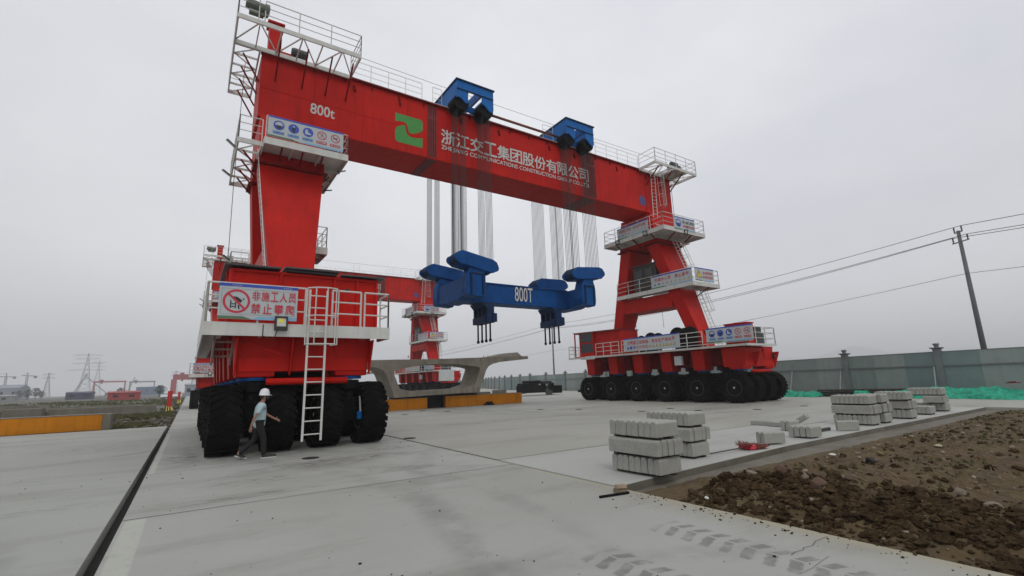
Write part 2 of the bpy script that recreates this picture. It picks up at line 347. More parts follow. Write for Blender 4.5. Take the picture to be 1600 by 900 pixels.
mb = MB(); mb.quad((-2500, -600, -.22), (7800, -600, -.22), (7800, 3200, -.22), (-2500, 3200, -.22))
tag(mb.build('ground', FIELD), kind='structure')
a = MB()
a.box(-.645, 6.15, -25, 300, -.21, 0)                                           # crane runway
a.cur = 2
for y in (9.3, 14.0, 18.7, 23.4, 28.1, 33.0, 38): 
    a.quad((-.64, y, .005), (2.2, y+.01, .005), (2.2, y+.022, .005), (-.64, y+.02, .005)); a.quad((2.2, y+.01, .005), (6.17, y, .005), (6.17, y+.018, .005), (2.2, y+.024, .005))
def crack(pts, w_):
    for p, q in zip(pts[:-1], pts[1:]):
        d = Vector((q[0]-p[0], q[1]-p[1], 0)).normalized(); n = Vector((-d.y, d.x, 0))*w_
        a.quad((p[0]-n.x, p[1]-n.y, .006), (q[0]-n.x, q[1]-n.y, .006), (q[0]+n.x, q[1]+n.y, .006), (p[0]+n.x, p[1]+n.y, .006))
crack([(5.18, 2.83), (5.3, 2.85), (5.42, 2.83), (5.5, 2.86), (5.62, 2.83), (5.8, 2.88), (6.06, 2.87)], .0028)
crack([(4.77, 2.55), (5.0, 2.545), (5.2, 2.57), (5.43, 2.59)], .0018)
apron = a.build('apron', [APRON, NEWC2, JOINT, MARK, DAMP, EDGE], recalc=False); tag(apron, kind='structure')
a = MB(); a.box(-45, -.81, -25, 33.0, -.21, 0); tag(a.build('side_slab', NEWC2), kind='structure')
a = MB(); pts = [(-.81, -25), (-.62, -25), (-.62, 33), (-.81, 33)]; a.quad(*[(x, y, -.17) for x, y in pts]); tag(a.build('drain_groove', JOINT), kind='structure')
a = MB(); a.quad((6.15, -25, -.13), (6.29, -25, -.13), (6.29, 140, -.13), (6.15, 140, -.13)); tag(a.build('expansion_joint', JOINT), kind='structure')
a = MB(); a.prism([Vector((x, y, -.21)) for x, y in ((6.255, 10.12), (17.5, 10.12), (17.52, 8.9), (30.5, 8.9), (30.5, -25), (39.5, -25), (40.3, 13), (43, 22), (54, 62), (57, 80), (62, 98), (80, 138), (6.255, 138))], (0, 0, .21))
tag(a.build('yard_slab', APRON2), kind='structure')
a = MB(); a.prism([Vector((x, y, -.21)) for x, y in ((6.26, 6.25), (8.1, 6.42), (12.9, 6.75), (18.3, 6.8), (30.47, 6.8), (30.47, 8.87), (17.48, 8.87), (17.48, 10.08), (6.26, 10.08))], (0, 0, .205))
tag(a.build('kerb_slab', NEWC, bevel=.015), kind='structure')
a = MB(); a.prism([Vector((x, y, -.21)) for x, y in ((6.26, 6.24), (8.1, 6.41), (12.9, 6.74), (18.3, 6.79), (30.4, 6.79), (30.4, 6.3), (24, 6.15), (18, 6.0), (15, 5.92), (12.8, 6.1), (10.5, 5.98), (9.2, 6.02), (8.0, 5.8), (7.2, 6.02), (6.5, 6.05))], (0, 0, .07))
tag(a.build('mortar_strip', FOOT, bevel=.03), kind='structure')
a = MB(); ep = ((6.24, 6.25), (8.1, 6.42), (12.9, 6.75), (18.3, 6.8), (30.47, 6.8))
for p, q in zip(ep[:-1], ep[1:]): a.quad((p[0], p[1]-.003, -.2), (q[0], q[1]-.003, -.2), (q[0], q[1]-.003, -.022), (p[0], p[1]-.003, -.022))
tag(a.build('dark_slab_edge', FOOT, recalc=False), kind='structure')  # darker sheet just proud of the slab's vertical side
# rough earth plot: a real relief, clods along the runway edge
def dh(x, y):
    n1 = noise.noise(Vector((x*.8, y*.8, 0))); n2 = noise.noise(Vector((x*2.3, y*2.3, 3))); n3 = noise.noise(Vector((x*6, y*6, 7))); n4 = noise.noise(Vector((x*14, y*14, 2)))
    e1 = max(0, x-6.2); e2 = max(0, 6.15-y)
    ridge = math.exp(-((x-8.0-.5*n1)/.8)**2)*.20*(1-math.exp(-e2/.8))
    edge = min(1, e1/.9)*min(1, e2/.7)
    return -.15+edge*(.09+.06*n1+.07*n2+.05*n3+.028*n4)+ridge*(.8+.5*n2+.5*n3)
xs = [6.19+.045*i for i in range(100)]; 
while xs[-1] < 31.5: xs.append(xs[-1]+.045+.012*(xs[-1]-10.6)*.5)
ys = [-1+.05*i for i in range(int(8/.05))]
mb = MB(); nx = len(xs)
for y in ys:
    for x in xs: mb.v.append((x, y, dh(x, y) if y < 6.6 else -.18))
for j in range(len(ys)-1):
    for i in range(nx-1): mb.f.append((j*nx+i, j*nx+i+1, (j+1)*nx+i+1, (j+1)*nx+i)); mb.mi.append(0)
tag(mb.build('earth_plot', DIRT, smooth=False, recalc=False), kind='structure')
# loose clods
def ico(mb, c, r, rnd, sq=.7, fine=False):
    t = (1+5**.5)/2; base = [(-1, t, 0), (1, t, 0), (-1, -t, 0), (1, -t, 0), (0, -1, t), (0, 1, t), (0, -1, -t), (0, 1, -t), (t, 0, -1), (t, 0, 1), (-t, 0, -1), (-t, 0, 1)]
    fc = [(0, 11, 5), (0, 5, 1), (0, 1, 7), (0, 7, 10), (0, 10, 11), (1, 5, 9), (5, 11, 4), (11, 10, 2), (10, 7, 6), (7, 1, 8), (3, 9, 4), (3, 4, 2), (3, 2, 6), (3, 6, 8), (3, 8, 9), (4, 9, 5), (2, 4, 11), (6, 2, 10), (8, 6, 7), (9, 8, 1)]
    if fine:
        cache = {}; nb = [Vector(b).normalized() for b in base]; nf = []
        def mid(i, j):
            k = (min(i, j), max(i, j))
            if k not in cache: cache[k] = len(nb); nb.append((nb[i]+nb[j]).normalized())
            return cache[k]
        for a_, b_, c_ in fc: x_, y_, z_ = mid(a_, b_), mid(b_, c_), mid(c_, a_); nf += [(a_, x_, z_), (b_, y_, x_), (c_, z_, y_), (x_, y_, z_)]
        base, fc = nb, nf
    ro = Matrix.Rotation(rnd.uniform(0, 6.3), 3, 'Z') @ Matrix.Rotation(rnd.uniform(0, 6.3), 3, 'X'); sx = rnd.uniform(.7, 1.3)
    vs = []
    for b in base:
        p = ro @ (Vector(b).normalized()*r*rnd.uniform(.55, 1.25)); vs.append((c[0]+p.x*sx, c[1]+p.y, c[2]+p.z*sq))
    mb.add(vs, fc)
rr = random.Random(7); mb = MB()
for i in range(9500):
    if i < 8000: x = rr.gauss(7.75, .72); y = rr.uniform(-.5, 5.9); r = min(.095, .010+rr.expovariate(50))
    else: x = rr.uniform(7, 30); y = rr.uniform(-.5, 6.0); r = min(.09, .012+rr.expovariate(42))
    if x < 6.32 or y > 5.2+.04*(x-6): continue
    ico(mb, (x, y, dh(x, y)+r*.12), r, rr, .75, r > .035)
tag(mb.build('dirt_clods', CLOD, recalc=False), kind='stuff')
rr = random.Random(8); mb = MB()
for i in range(900):
    x = rr.uniform(6.6, 30); y = rr.uniform(-.5, 6.0); r = min(.06, .008+rr.expovariate(70))
    if y > 5.3+.04*(x-6): continue
    ico(mb, (x, y, dh(x, y)+r*.3), r, rr)
tag(mb.build('gravel', mat('pale_gravel', (.25, .20, .15), .9, var=.5, scale=3), recalc=False), kind='stuff')
# grit scattered over the concrete
rr = random.Random(31); mb = MB()
for i in range(300):
    x = rr.uniform(-4, 6.1); y = 2.2+rr.random()**2*16
    if -.85 < x < -.6: continue
    ico(mb, (x, y, .004), .004+min(.018, rr.expovariate(180)), rr, .6)
for i in range(120): x = 5.95+rr.gauss(0, .12); x = min(x, 6.15); y = rr.uniform(.5, 5.8); ico(mb, (x, y, .004), .005+min(.02, rr.expovariate(150)), rr, .7)
tag(mb.build('grit', CLOD, recalc=False), kind='stuff')
# sparse weeds on the earth
rr = random.Random(44); mb = MB()
for i in range(5200):
    x = rr.uniform(8.8, 29.5); y = rr.uniform(-.5, 5.8)
    if noise.noise(Vector((x*.55, y*.7, 21))) < .12 or y > 5.3+.03*(x-6): continue
    z = dh(x, y)-.01; h = rr.uniform(.02, .09); t = rr.uniform(0, PI); s = h*.5; dx, dy = math.cos(t)*s, math.sin(t)*s
    mb.add([(x-dx, y-dy, z), (x+dx, y+dy, z), (x+dx*.3+rr.uniform(-.03, .03), y+dy*.3, z+h), (x-dx*.9, y-dy*.9, z+h*.6)], [(0, 1, 2, 3)])
tag(mb.build('weeds', mat('weed_olive', (.075, .075, .025), .9, var=.5, scale=2), recalc=False), kind='stuff')
# straw and litter on the earth
mb = MB()
for i in range(1500):
    x = rr.uniform(7.5, 29); y = rr.uniform(-.5, 5.9); a_ = rr.uniform(0, 3.2); l = rr.uniform(.03, .16)
    if noise.noise(Vector((x*.5, y*.5, 9))) < .0 or y > 5.4+.03*(x-6): continue
    z = dh(x, y)+.012; mb.bar((x-math.cos(a_)*l, y-math.sin(a_)*l, z), (x+math.cos(a_)*l, y+math.sin(a_)*l, z+rr.uniform(0, .04)), .008, .006)
tag(mb.build('straw', mat('dry_straw', (.20, .16, .07), .9, var=.4), recalc=False), kind='stuff')
# weeds and grass beyond the left slab, rubble between
rr = random.Random(9); mb = MB(); NB = 0
for i in range(15000):
    if i < 8500: x = rr.uniform(-7, -.9); y = rr.uniform(34, 62)
    else: x = rr.uniform(-40, -.9); y = rr.uniform(60, 190)
    if noise.noise(Vector((x*.16, y*.1, 5))) < (.12 if y < 62 else -.05): continue
    h = rr.uniform(.06, .26)*(1+y*.006); s = h*.45; t = rr.uniform(0, PI); dx, dy = math.cos(t)*s, math.sin(t)*s
    mb.add([(x-dx, y-dy, -.22), (x+dx, y+dy, -.22), (x+dx*.4+rr.uniform(-.1, .1), y+dy*.4, -.22+h), (x-dx*.9, y-dy*.9, -.22+h*.7)], [(0, 1, 2, 3)])
tag(mb.build('grass', mat('field_grass', (.085, .09, .03), .9, var=.5, scale=.5), recalc=False), kind='stuff')
mb = MB()
for i in range(1500):
    x = rr.uniform(-9, -.75); y = rr.uniform(33.3, 60); r = min(.25, .03+rr.expovariate(16))
    if x < -3.3 and y < 36: continue
    ico(mb, (x, y, -.2+r*.3), r, rr)
tag(mb.build('rubble', mat('grey_rubble', (.095, .08, .058), .9, var=.5, scale=.6), recalc=False), kind='stuff')
# far hills
mb = MB(); HS = 1.7
P = [(2300, 1500, 0), (2600, 1304, 80), (2700, 1240, 74), (2766, 1188, 96), (2830, 1140, 118), (2889, 1098, 132), (2960, 1050, 118), (3031, 1010, 96), (3130, 945, 88), (3212, 889, 98), (3420, 750, 108), (3630, 608, 98), (3900, 400, 80), (4100, 200, 0)]
n = len(P)
for k, (sx, hz) in enumerate(((-250, 0), (0, 1), (400, 0))):
    for x, y, z in P: mb.v.append((x*HS+sx, y*HS+sx*.5, -1+z*hz*HS))
for k in range(2):
    for i in range(n-1): mb.f.append((k*n+i, k*n+i+1, (k+1)*n+i+1, (k+1)*n+i)); mb.mi.append(0)
tag(mb.build('hills', LEAF, smooth=True), kind='structure')
# even haze in one closed box
mb = MB(); mb.box(-2600, 7900, -700, 3300, -1.3, 245)
hz = mb.build('haze', bpy.data.materials.new('haze_air')); tag(hz, kind='stuff')
hm = hz.data.materials[0]; hm.use_nodes = True; hm.node_tree.nodes.clear()
o_ = hm.node_tree.nodes.new('ShaderNodeOutputMaterial'); pv = hm.node_tree.nodes.new('ShaderNodeVolumePrincipled')
pv.inputs['Color'].default_value = (.955, .965, .985, 1); pv.inputs['Density'].default_value = .00055; pv.inputs['Anisotropy'].default_value = .2
hm.node_tree.links.new(pv.outputs[0], o_.inputs['Volume'])
SC.cycles.volume_bounces = 2; SC.cycles.max_bounces = 6; SC.cycles.diffuse_bounces = 3
# ================================================================== the gantry crane
GY = 25.65
CR = thing('gantry_crane', 'nearest red 800 t rubber-tyred gantry crane, standing with blue lifting beam under its girder', 'gantry crane', (17.3, GY, 0), 'red rubber-tyred gantry cranes')
def V3(*a): return Vector(a)
# ---- girder
g = MB(); GX0, GX1, GF, GR, GB, GT = 1.69, 33.0, 24.3, 27.0, 14.92, 18.42
g.box(GX0, GX1, GF, GR, GB, GT)
girder = g.build('girder', RED, CR, bevel=.03)
for X in [GX0+2.55*i for i in range(1, 12)]:
    g = MB(); g.box(X-.008, X+.008, GF-.005, GF-.001, GB+.03, GT-.03); g.box(X-.008, X+.008, GF+.04, GR-.04, GB-.005, GB-.001); g.build('weld_seam', RED2, girder)
g = MB(); g.box(GX0+.03, GX1-.03, GF-.006, GF-.002, GB+1.55, GB+1.562); g.build('weld_seam', RED2, girder)
g = MB(); g.box(GX0-.04, GX1+.04, GF-.16, GF+.25, GT, GT+.07); g.box(GX0-.04, GX1+.04, GR-.25, GR+.16, GT, GT+.07)
k = GX0+.9
while k < GX1: g.hexa([(k, GF-.11, GT-.22), (k+.03, GF-.11, GT-.22), (k+.03, GF-.003, GT-.32), (k, GF-.003, GT-.32)], [(k, GF-.11, GT-.003), (k+.03, GF-.11, GT-.003), (k+.03, GF-.003, GT-.003), (k, GF-.003, GT-.003)]); k += 1.55
g.build('top_flange', RED2, girder)
g = MB(); g.box(GX0, GX1, GF-.17, GF-.05, GT+.073, GT+.10); g.build('flange_edge_strip', WHITE, girder)
g = MB()
for y in (24.75, 26.55): g.box(GX0+.5, GX1-.5, y-.06, y+.06, GT+.01, GT+.16)
g.build('trolley_rail', DGREY, girder)
for X in (10.9, 23.6):                                                        # bolted splice joints, dark primer with bolt rows
    g = MB(); wd = .30 if X < 20 else .62
    g.box(X-wd, X+wd, GF-.02, GF-.003, GB+.1, GT-.05); g.box(X-wd, X+wd, GF+.05, GR-.05, GB-.02, GB-.003)
    p = g.build('splice_plate', DKRED, girder)
    g = MB()
    nx = 4 if X < 20 else 8
    for i in range(nx):
        x = X-wd+.08+(2*wd-.16)*i/(nx-1)
        g.box(x-.018, x+.018, GF-.045, GF-.021, GB+.15, GT-.95); g.box(x-.018, x+.018, GF-.045, GF-.021, GT-.8, GT-.1)
    g.build('bolt_row', RED2, p)
for X in (6.3, 8.9, 12.9, 15.7, 19.9, 22.2, 26.6, 30.0):                       # little lifting lugs on the web
    g = MB(); g.hexa([(X-.05, GF-.1, 17.75), (X+.05, GF-.1, 17.75), (X+.05, GF-.003, 17.75), (X-.05, GF-.003, 17.75)], [(X-.12, GF-.1, 18.1), (X-.02, GF-.1, 18.1), (X-.02, GF-.003, 18.1), (X-.12, GF-.003, 18.1)])
    g.build('web_lug', RED2, girder)
FG = (V3(0, GF, 0), V3(1, 0, 0), V3(0, 0, 1), V3(0, -1, 0))
def letter(parent, body, fr, u0, v0, wd, ht, m, name='lettering', d=.006, bold=.014):
    mb = MB(); put_text(mb, body, fr, u0, v0, wd, ht, d, bold); return mb.build(name, m, parent, recalc=False)
letter(girder, '800t', FG, 4.08, 15.80, 1.2, .58, LETTER)
chars = '浙江交工集团股份有限公司'; x0, x1 = 11.5, 23.55; st = (x1-x0)/12
mb = MB()
for i, c in enumerate(chars): put_text(mb, c, FG, x0+i*st, 16.1+.005*i, st*.93, .93, .026)
mb.build('company_lettering', LETTER, girder, recalc=False)
letter(girder, 'ZHEJIANG COMMUNICATIONS CONSTRUCTION GROUP CO.,LTD.', FG, 11.5, 15.62, 12.0, .36, LETTER, 'company_lettering', .05)
# green emblem: two opposed leaf shapes forming a Z
def emb(pts):
    return [V3(8.62+p[0]*1.68, GF-.006, 15.45+p[1]*1.8) for p in pts]
mb = MB()
mb.add(emb([(.0, 1.0), (.10, .985), (.9, .985), (.98, .95), (1, .86), (1, .62), (.86, .5), (.66, .42), (.52, .40), (.46, .47), (.44, .60), (.40, .70), (.3, .745), (.15, .73), (0, .70)]), [tuple(range(15))])
mb.add(emb([(1.0, .0), (.9, .0), (.1, .0), (.02, .05), (0, .14), (0, .38), (.05, .50), (.16, .58), (.34, .64), (.37, .55), (.39, .42), (.45, .32), (.6, .27), (.82, .30), (1, .34)]), [tuple(range(15))])
mb.build('emblem', EMGREEN, girder, recalc=False)
mb = MB(); 
for (cx, cz, sx, sz) in ((29.2, 15.85, .28, .42), (29.55, 15.75, .16, .35)):
    pts = [V3(cx+math.cos(t*PI/8)*sx, GF-.006, cz+math.sin(t*PI/8)*sz) for t in range(16)]; mb.add(pts, [tuple(range(16))])
mb.build('faded_blue_emblem', mat('faded_blue_paint', (.07, .05, .20), .5, var=.3, scale=5), girder, recalc=False)
# walkway hand rails on top of the girder
for a, b in ((6.1, 10.2), (10.9, 11.5), (19.3, 20.2), (24.3, 29.0)):
    rail([(a, GF-.1, GT+.07), (b, GF-.1, GT+.07)], 1.1, 1.15, .016).build('top_hand_rail', WHITE, CR)
rail([(2, GR+.1, GT+.07), (32.8, GR+.1, GT+.07)], 1.1, 1.4, .016).build('top_hand_rail', WHITE, CR)
mb = MB(); mb.path([(1.2, 24.2, 20.0), (12, 24.35, 19.95), (22, 24.35, 19.95), (33, 24.3, 20.0)], .014, 4); mb.build('guide_wire', WIRE, CR)

# ---- towers
def leg_mesh(c, yf0, yr0, z0, hw0, yf1, yr1, z1, hw1):
    mb = MB()
    mb.hexa([(c-hw0, yf0, z0), (c+hw0, yf0, z0), (c+hw0, yr0, z0), (c-hw0, yr0, z0)], [(c-hw1, yf1, z1), (c+hw1, yf1, z1), (c+hw1, yr1, z1), (c-hw1, yr1, z1)])
    return mb
def yfront(z): return 23.7+(z-12.2)*(2.7/8.2)
def half(z): return .60+(z-4)*(1.45-.60)/8.2
for c in (3.3, 31.3):
    mb = leg_mesh(c, yfront(3.6), yfront(3.6)+.95, 3.6, half(3.6), 23.7, 24.75, 12.2, 1.45); mb.build('leg', RED, CR, bevel=.025)
    mb = leg_mesh(c, 51.3-yfront(3.6)-.95, 51.3-yfront(3.6), 3.6, half(3.6), 26.5, 27.6, 12.2, 1.45); mb.build('leg', RED, CR, bevel=.025)
    mb = MB(); mb.hexa([(c-1.48, 23.66, 12.3), (c+1.48, 23.66, 12.3), (c+1.48, 27.64, 12.3), (c-1.48, 27.64, 12.3)], [(c-1.48, 24.05, 14.9), (c+1.48, 24.05, 14.9), (c+1.48, 27.25, 14.9), (c-1.48, 27.25, 14.9)])
    mb.build('tower_hub', RED, CR, bevel=.02)
    mb = MB(); mb.box(c-1.62, c+1.62, 23.5, 24.9, 12.2, 12.3); mb.box(c-1.62, c+1.62, 26.4, 27.8, 12.2, 12.3); mb.build('collar_flange', RED2, CR)
    mb = MB(); mb.box(c-half(7.6), c+half(7.6), 23.2, 28.1, 7.1, 8.2); mb.build('tie_beam', RED, CR, bevel=.02)

# ---- platforms
def truss_floor(mb, x0, x1, y0, y1, z, hgt=.2, along='x', n=4, b=.07):
    mb.box(x0, x1, y0, y0+b, z-hgt, z); mb.box(x0, x1, y1-b, y1, z-hgt, z)
    mb.box(x0, x0+b, y0+b+.002, y1-b-.002, z-hgt, z); mb.box(x1-b, x1, y0+b+.002, y1-b-.002, z-hgt, z)
    for i in range(n):
        if along == 'x':
            a = x0+(x1-x0)*i/n; c = x0+(x1-x0)*(i+1)/n
            p, q = ((a, y0+b), (c, y1-b)) if i % 2 else ((a, y1-b), (c, y0+b))
            if i: mb.box(a-.025, a+.025, y0+b+.002, y1-b-.002, z-.15, z-.05)
        else:
            a = y0+(y1-y0)*i/n; c = y0+(y1-y0)*(i+1)/n
            p, q = ((x0+b, a), (x1-b, c)) if i % 2 else ((x1-b, a), (x0+b, c))
            if i: mb.box(x0+b+.002, x1-b-.002, a-.025, a+.025, z-.15, z-.05)
        mb.bar((*p, z-.1), (*q, z-.1), .05)
def plat(boxes, rails_, braces=(), label=None, rm=WHITE):
    """boxes: list of (kind, x0,x1,y0,y1,z,thick,along,n)"""
    mb = MB()
    for bx in boxes:
        k, x0, x1, y0, y1, z = bx[:6]
        if k == 't': truss_floor(mb, x0, x1, y0, y1, z, .22, bx[6], bx[7])
        else:
            th = bx[6]
            mb.box(x0, x1, y0, y1, z-.04, z); mb.box(x0, x1, y0-.03, y0-.001, z-th, z+.05); mb.box(x0, x1, y1+.001, y1+.03, z-th, z+.05)
            mb.box(x0-.03, x0-.001, y0, y1, z-th, z+.05); mb.box(x1+.001, x1+.03, y0, y1, z-th, z+.05)
            nb = max(2, int(max(x1-x0, y1-y0)/1.1))
            for i in range(1, nb):
                if x1-x0 > y1-y0: xx = x0+(x1-x0)*i/nb; mb.box(xx-.03, xx+.03, y0, y1, z-th*.8, z-.042)
                else: yy = y0+(y1-y0)*i/nb; mb.box(x0, x1, yy-.03, yy+.03, z-th*.8, z-.042)
    p = mb.build('platform', WHITE, CR)
    for r_ in rails_: rail(r_).build('railing', rm, p)
    if braces:
        for a, b in braces: mb = MB(); mb.bar(a, b, .07); mb.build('brace', RED2, p)
    return p
ZT = GT+.10
plat([('t', .45, 6.0, 22.1, 24.12, ZT, 'x', 6), ('t', .45, 1.62, 24.125, 28.85, ZT, 'y', 5)],
     [[(1.55, 22.13, ZT), (5.97, 22.13, ZT), (5.97, 24.05, ZT)], [(.48, 28.8, ZT), (.48, 22.13, ZT), (1.3, 22.13, ZT)], [(.48, 28.8, ZT), (1.6, 28.8, ZT)]],
     [((x, 22.9, ZT-.1), (x, GF-.01, 17.0)) for x in (2.35, 3.6, 4.75, 5.8)]+[((.9, y, ZT-.15), (GX0+.01, y, 17.0)) for y in (24.8, 26, 27.2, 28.4)])
plat([('t', 29.0, 34.2, 22.45, 24.12, ZT, 'x', 5), ('t', 33.05, 34.2, 24.125, 28.85, ZT, 'y', 5), ('f', 31.6, 33.0, 22.6, 24.0, ZT+.002, .14)],
     [[(29.03, 24.1, ZT), (29.03, 22.48, ZT), (34.17, 22.48, ZT), (34.17, 28.8, ZT), (33.1, 28.8, ZT)]],
     [((x, 22.9, ZT-.1), (x, GF-.01, 17.3)) for x in (29.9, 31.6, 32.9)]+[((33.9, y, ZT-.15), (GX1-.01, y, 17.2)) for y in (24.8, 26.2, 28)])
ZM = 12.88
plat([('f', 1.93, 5.55, 22.3, 24.0, ZM, .28), ('t', .9, 1.9, 22.8, 28.4, ZM, 'y', 5), ('f', 4.95, 5.5, 24.05, 27.2, ZM, .22)],
     [[(.93, 28.35, ZM), (.93, 22.83, ZM), (1.85, 22.83, ZM)], [(1.95, 22.33, ZM), (5.53, 22.33, ZM), (5.53, 27.1, ZM)]],
     [((x, 22.8, ZM-.1), (x, 24.0, 12.35)) for x in (2.7, 3.6, 4.5)]+[((1.2, y, ZM-.1), (1.85, y, 12.0)) for y in (23.9, 25, 26.2, 27.4)]+[((5.3, y, ZM-.1), (4.75, y, 12.1)) for y in (25, 26.4)])
plat([('f', 28.4, 29.78, 21.8, 28.0, ZM, .28), ('f', 29.81, 33.4, 21.8, 23.6, ZM, .28), ('t', 32.9, 34.0, 23.65, 28.0, ZM, 'y', 4)],
     [[(28.43, 27.95, ZM), (28.43, 21.83, ZM), (33.37, 21.83, ZM), (33.37, 23.6, ZM), (33.95, 23.7, ZM), (33.95, 27.95, ZM)], [(28.43, 27.95, ZM), (29.75, 27.95, ZM)]],
     [((28.7, y, ZM-.1), (29.8, y, 12.1)) for y in (23.4, 25.2, 27)]+[((x, 22.1, ZM-.1), (x, 23.7, 11.9)) for x in (30.2, 32.2)])
ZL = 8.55
plat([('f', 29.8, 30.5, 20.85, 28.3, ZL, .26), ('f', 30.53, 33.1, 20.85, 22.2, ZL, .26)],
     [[(30.4, 28.25, ZL), (29.83, 28.25, ZL), (29.83, 20.88, ZL), (33.07, 20.88, ZL), (33.07, 22.1, ZL)]],
     [((32.4, 21.2, ZL-.1), (32.0, 22.6, 7.6))])
plat([('f', 4.3, 5.15, 24.0, 26.2, ZL, .3)], [[(4.35, 24.03, ZL), (5.12, 24.03, ZL), (5.12, 26.17, ZL), (4.35, 26.17, ZL)]])
plat([('f', 1.0, 1.75, 22.8, 24.2, 6.5, .25)], [[(1.7, 22.83, 6.5), (1.03, 22.83, 6.5), (1.03, 24.17, 6.5)]])
# ---- access ladders with hoops
def lad(p, q, wdir, outv, cg=None):
    l = ladder(p, q, wdir).build('ladder', WHITE, CR)
    if cg: cage(Vector(p).lerp(Vector(q), cg[0]), Vector(p).lerp(Vector(q), cg[1]), wdir, outv).build('safety_cage', WHITE, l)
lad((30.35, 24.0, 14.0), (30.55, 24.05, 18.6), (1, 0, 0), (0, -1, 0))
lad((30.75, 23.0, 12.9), (30.35, 24.0, 14.0), (1, 0, 0), (0, -1, 0))
cage((31.3, 24.2, 15.6), (31.2, 24.2, 18.5), (1, 0, 0), (0, -1, 0)).build('safety_cage', WHITE, CR)
lad((31.6, 21.9, ZL), (31.35, 23.35, ZM), (1, 0, 0), (0, -1, .2), (.35, .95))
lad((32.2, 20.75, 4.0), (31.9, 22.0, ZL), (1, 0, 0), (0, -1, .2), (.55, .98))
lad((2.35, 21.6, 5.5), (1.78, 23.9, ZM), (0, 1, 0), (-1, 0, 0))
mb = MB(); mb.path([(1.05, 25.5, 18.3), (1.0, 25.5, 12), (1.05, 25.4, 6.0)], .016, 5); mb.build('hanging_cable', WIRE, CR)
mb = MB(); mb.path([(33.55, 24.6, 18.3), (33.6, 24.6, 14), (33.55, 24.6, 12.9)], .018, 5); mb.build('hanging_cable', WIRE, CR)
for y in (23.6, 27.2):
    mb = MB(); mb.path([(30.6, y if y > 25 else 24.4, 7.1), (30.62, y if y > 25 else 24.4, 5.6)], .018, 4); mb.build('hanging_cable', WIRE, CR)
# red post, motor and gear on the left end of the girder
mb = MB(); mb.box(1.95, 2.55, 24.45, 25.1, ZT, 20.35); mb.box(1.85, 2.65, 24.35, 25.2, 20.35, 20.45); mb.box(2.55, 3.2, 24.5, 25.0, ZT, 18.95); mb.build('winch_post', RED, CR, bevel=.02)
mb = MB(); mb.lathe((3.0, 24.2, 18.9), (1, 0, 0), [(.0, 0), (.18, .0), (.22, .1), (.22, .75), (.12, .8)], 14); mb.build('drive_motor', DGREY, CR)
mb = MB(); mb.lathe((.75, 22.35, 19.35), (1, 0, -.1), [(.05, 0), (.2, 0), (.25, .15), (.25, .75), (.3, .76), (.3, .95), (.12, 1.0)], 14); mb.box(.9, 1.5, 22.25, 22.5, 18.9, 19.2)
mb.build('hoist_motor', mat('motor_green_grey', (.10, .12, .09), .5, var=.3), CR)
mb = MB(); mb.box(31.9, 32.8, 22.9, 23.6, ZT+.06, ZT+.55); mb.lathe((31.9, 23.2, ZT+.7), (1, 0, 0), [(.15, 0), (.2, .05), (.2, .7), (.1, .75)], 12); mb.build('drive_motor', DGREY, CR)
# grey driver's house between the legs of the right tower
mb = MB(); mb.box(30.0, 32.3, 24.2, 26.5, 8.62, 10.7); mb.box(29.9, 32.4, 24.1, 26.6, 10.7, 10.8)
hs = mb.build('equipment_house', mat('house_grey_brown', (.045, .036, .03), .6, var=.25, scale=2), CR, bevel=.02)
mb = MB(); mb.box(29.96, 29.997, 24.5, 25.2, 9.3, 10.4); mb.box(29.96, 29.997, 25.5, 26.2, 9.3, 10.4); mb.box(30.3, 32.0, 24.16, 24.197, 9.4, 10.5); mb.build('window', GLASS, hs)

# ---- running gear
def tyre_mb():
    mb = MB(); prof = []
    for r, t in ((.52, -.30), (.60, -.345), (.74, -.375), (.86, -.365), (.93, -.32), (.955, -.2), (.958, 0), (.955, .2), (.93, .32), (.86, .365), (.74, .375), (.60, .345), (.52, .30)): prof.append((r, t))
    mb.lathe((0, 0, 0), (1, 0, 0), prof, 44)
    n = 26
    for i in range(n):
        for s in (-1, 1):
            a0 = 2*PI*(i+(.25 if s > 0 else -.25))/n
            def P(t, x, r): return (x, r*math.cos(t), r*math.sin(t))
            w_ = .075; sk = .17
            b = [P(a0-w_, .0, .945), P(a0+w_, .0, .945), P(a0+w_+sk, s*.36, .90), P(a0-w_+sk, s*.36, .90)]
            t = [P(a0-w_*.75, .0, .990), P(a0+w_*.75, .0, .990), P(a0+w_*.85+sk, s*.365, .975), P(a0-w_*.85+sk, s*.365, .975)]
            mb.hexa(b, t)
            b2 = [P(a0-w_+sk, s*.36, .985), P(a0+w_+sk, s*.36, .985), P(a0+w_+sk, s*.36, .80), P(a0-w_+sk, s*.36, .80)]
            t2 = [P(a0-w_+sk, s*.395, .975), P(a0+w_+sk, s*.395, .975), P(a0+w_+sk, s*.388, .80), P(a0-w_+sk, s*.388, .80)]
            mb.hexa(b2, t2)
    return mb
def rim_mb():
    mb = MB()
    for s in (-1, 1):
        mb.lathe((0, 0, 0), (s, 0, 0), [(.525, .0), (.53, .30), (.50, .31), (.44, .20), (.30, .16), (.28, .24), (.16, .26)], 24)
        for i in range(10):
            t = 2*PI*i/10; mb.lathe((s*.17, .36*math.cos(t), .36*math.sin(t)), (s, 0, 0), [(.022, 0), (.022, .035)], 6)
    return mb
_wheel0 = []
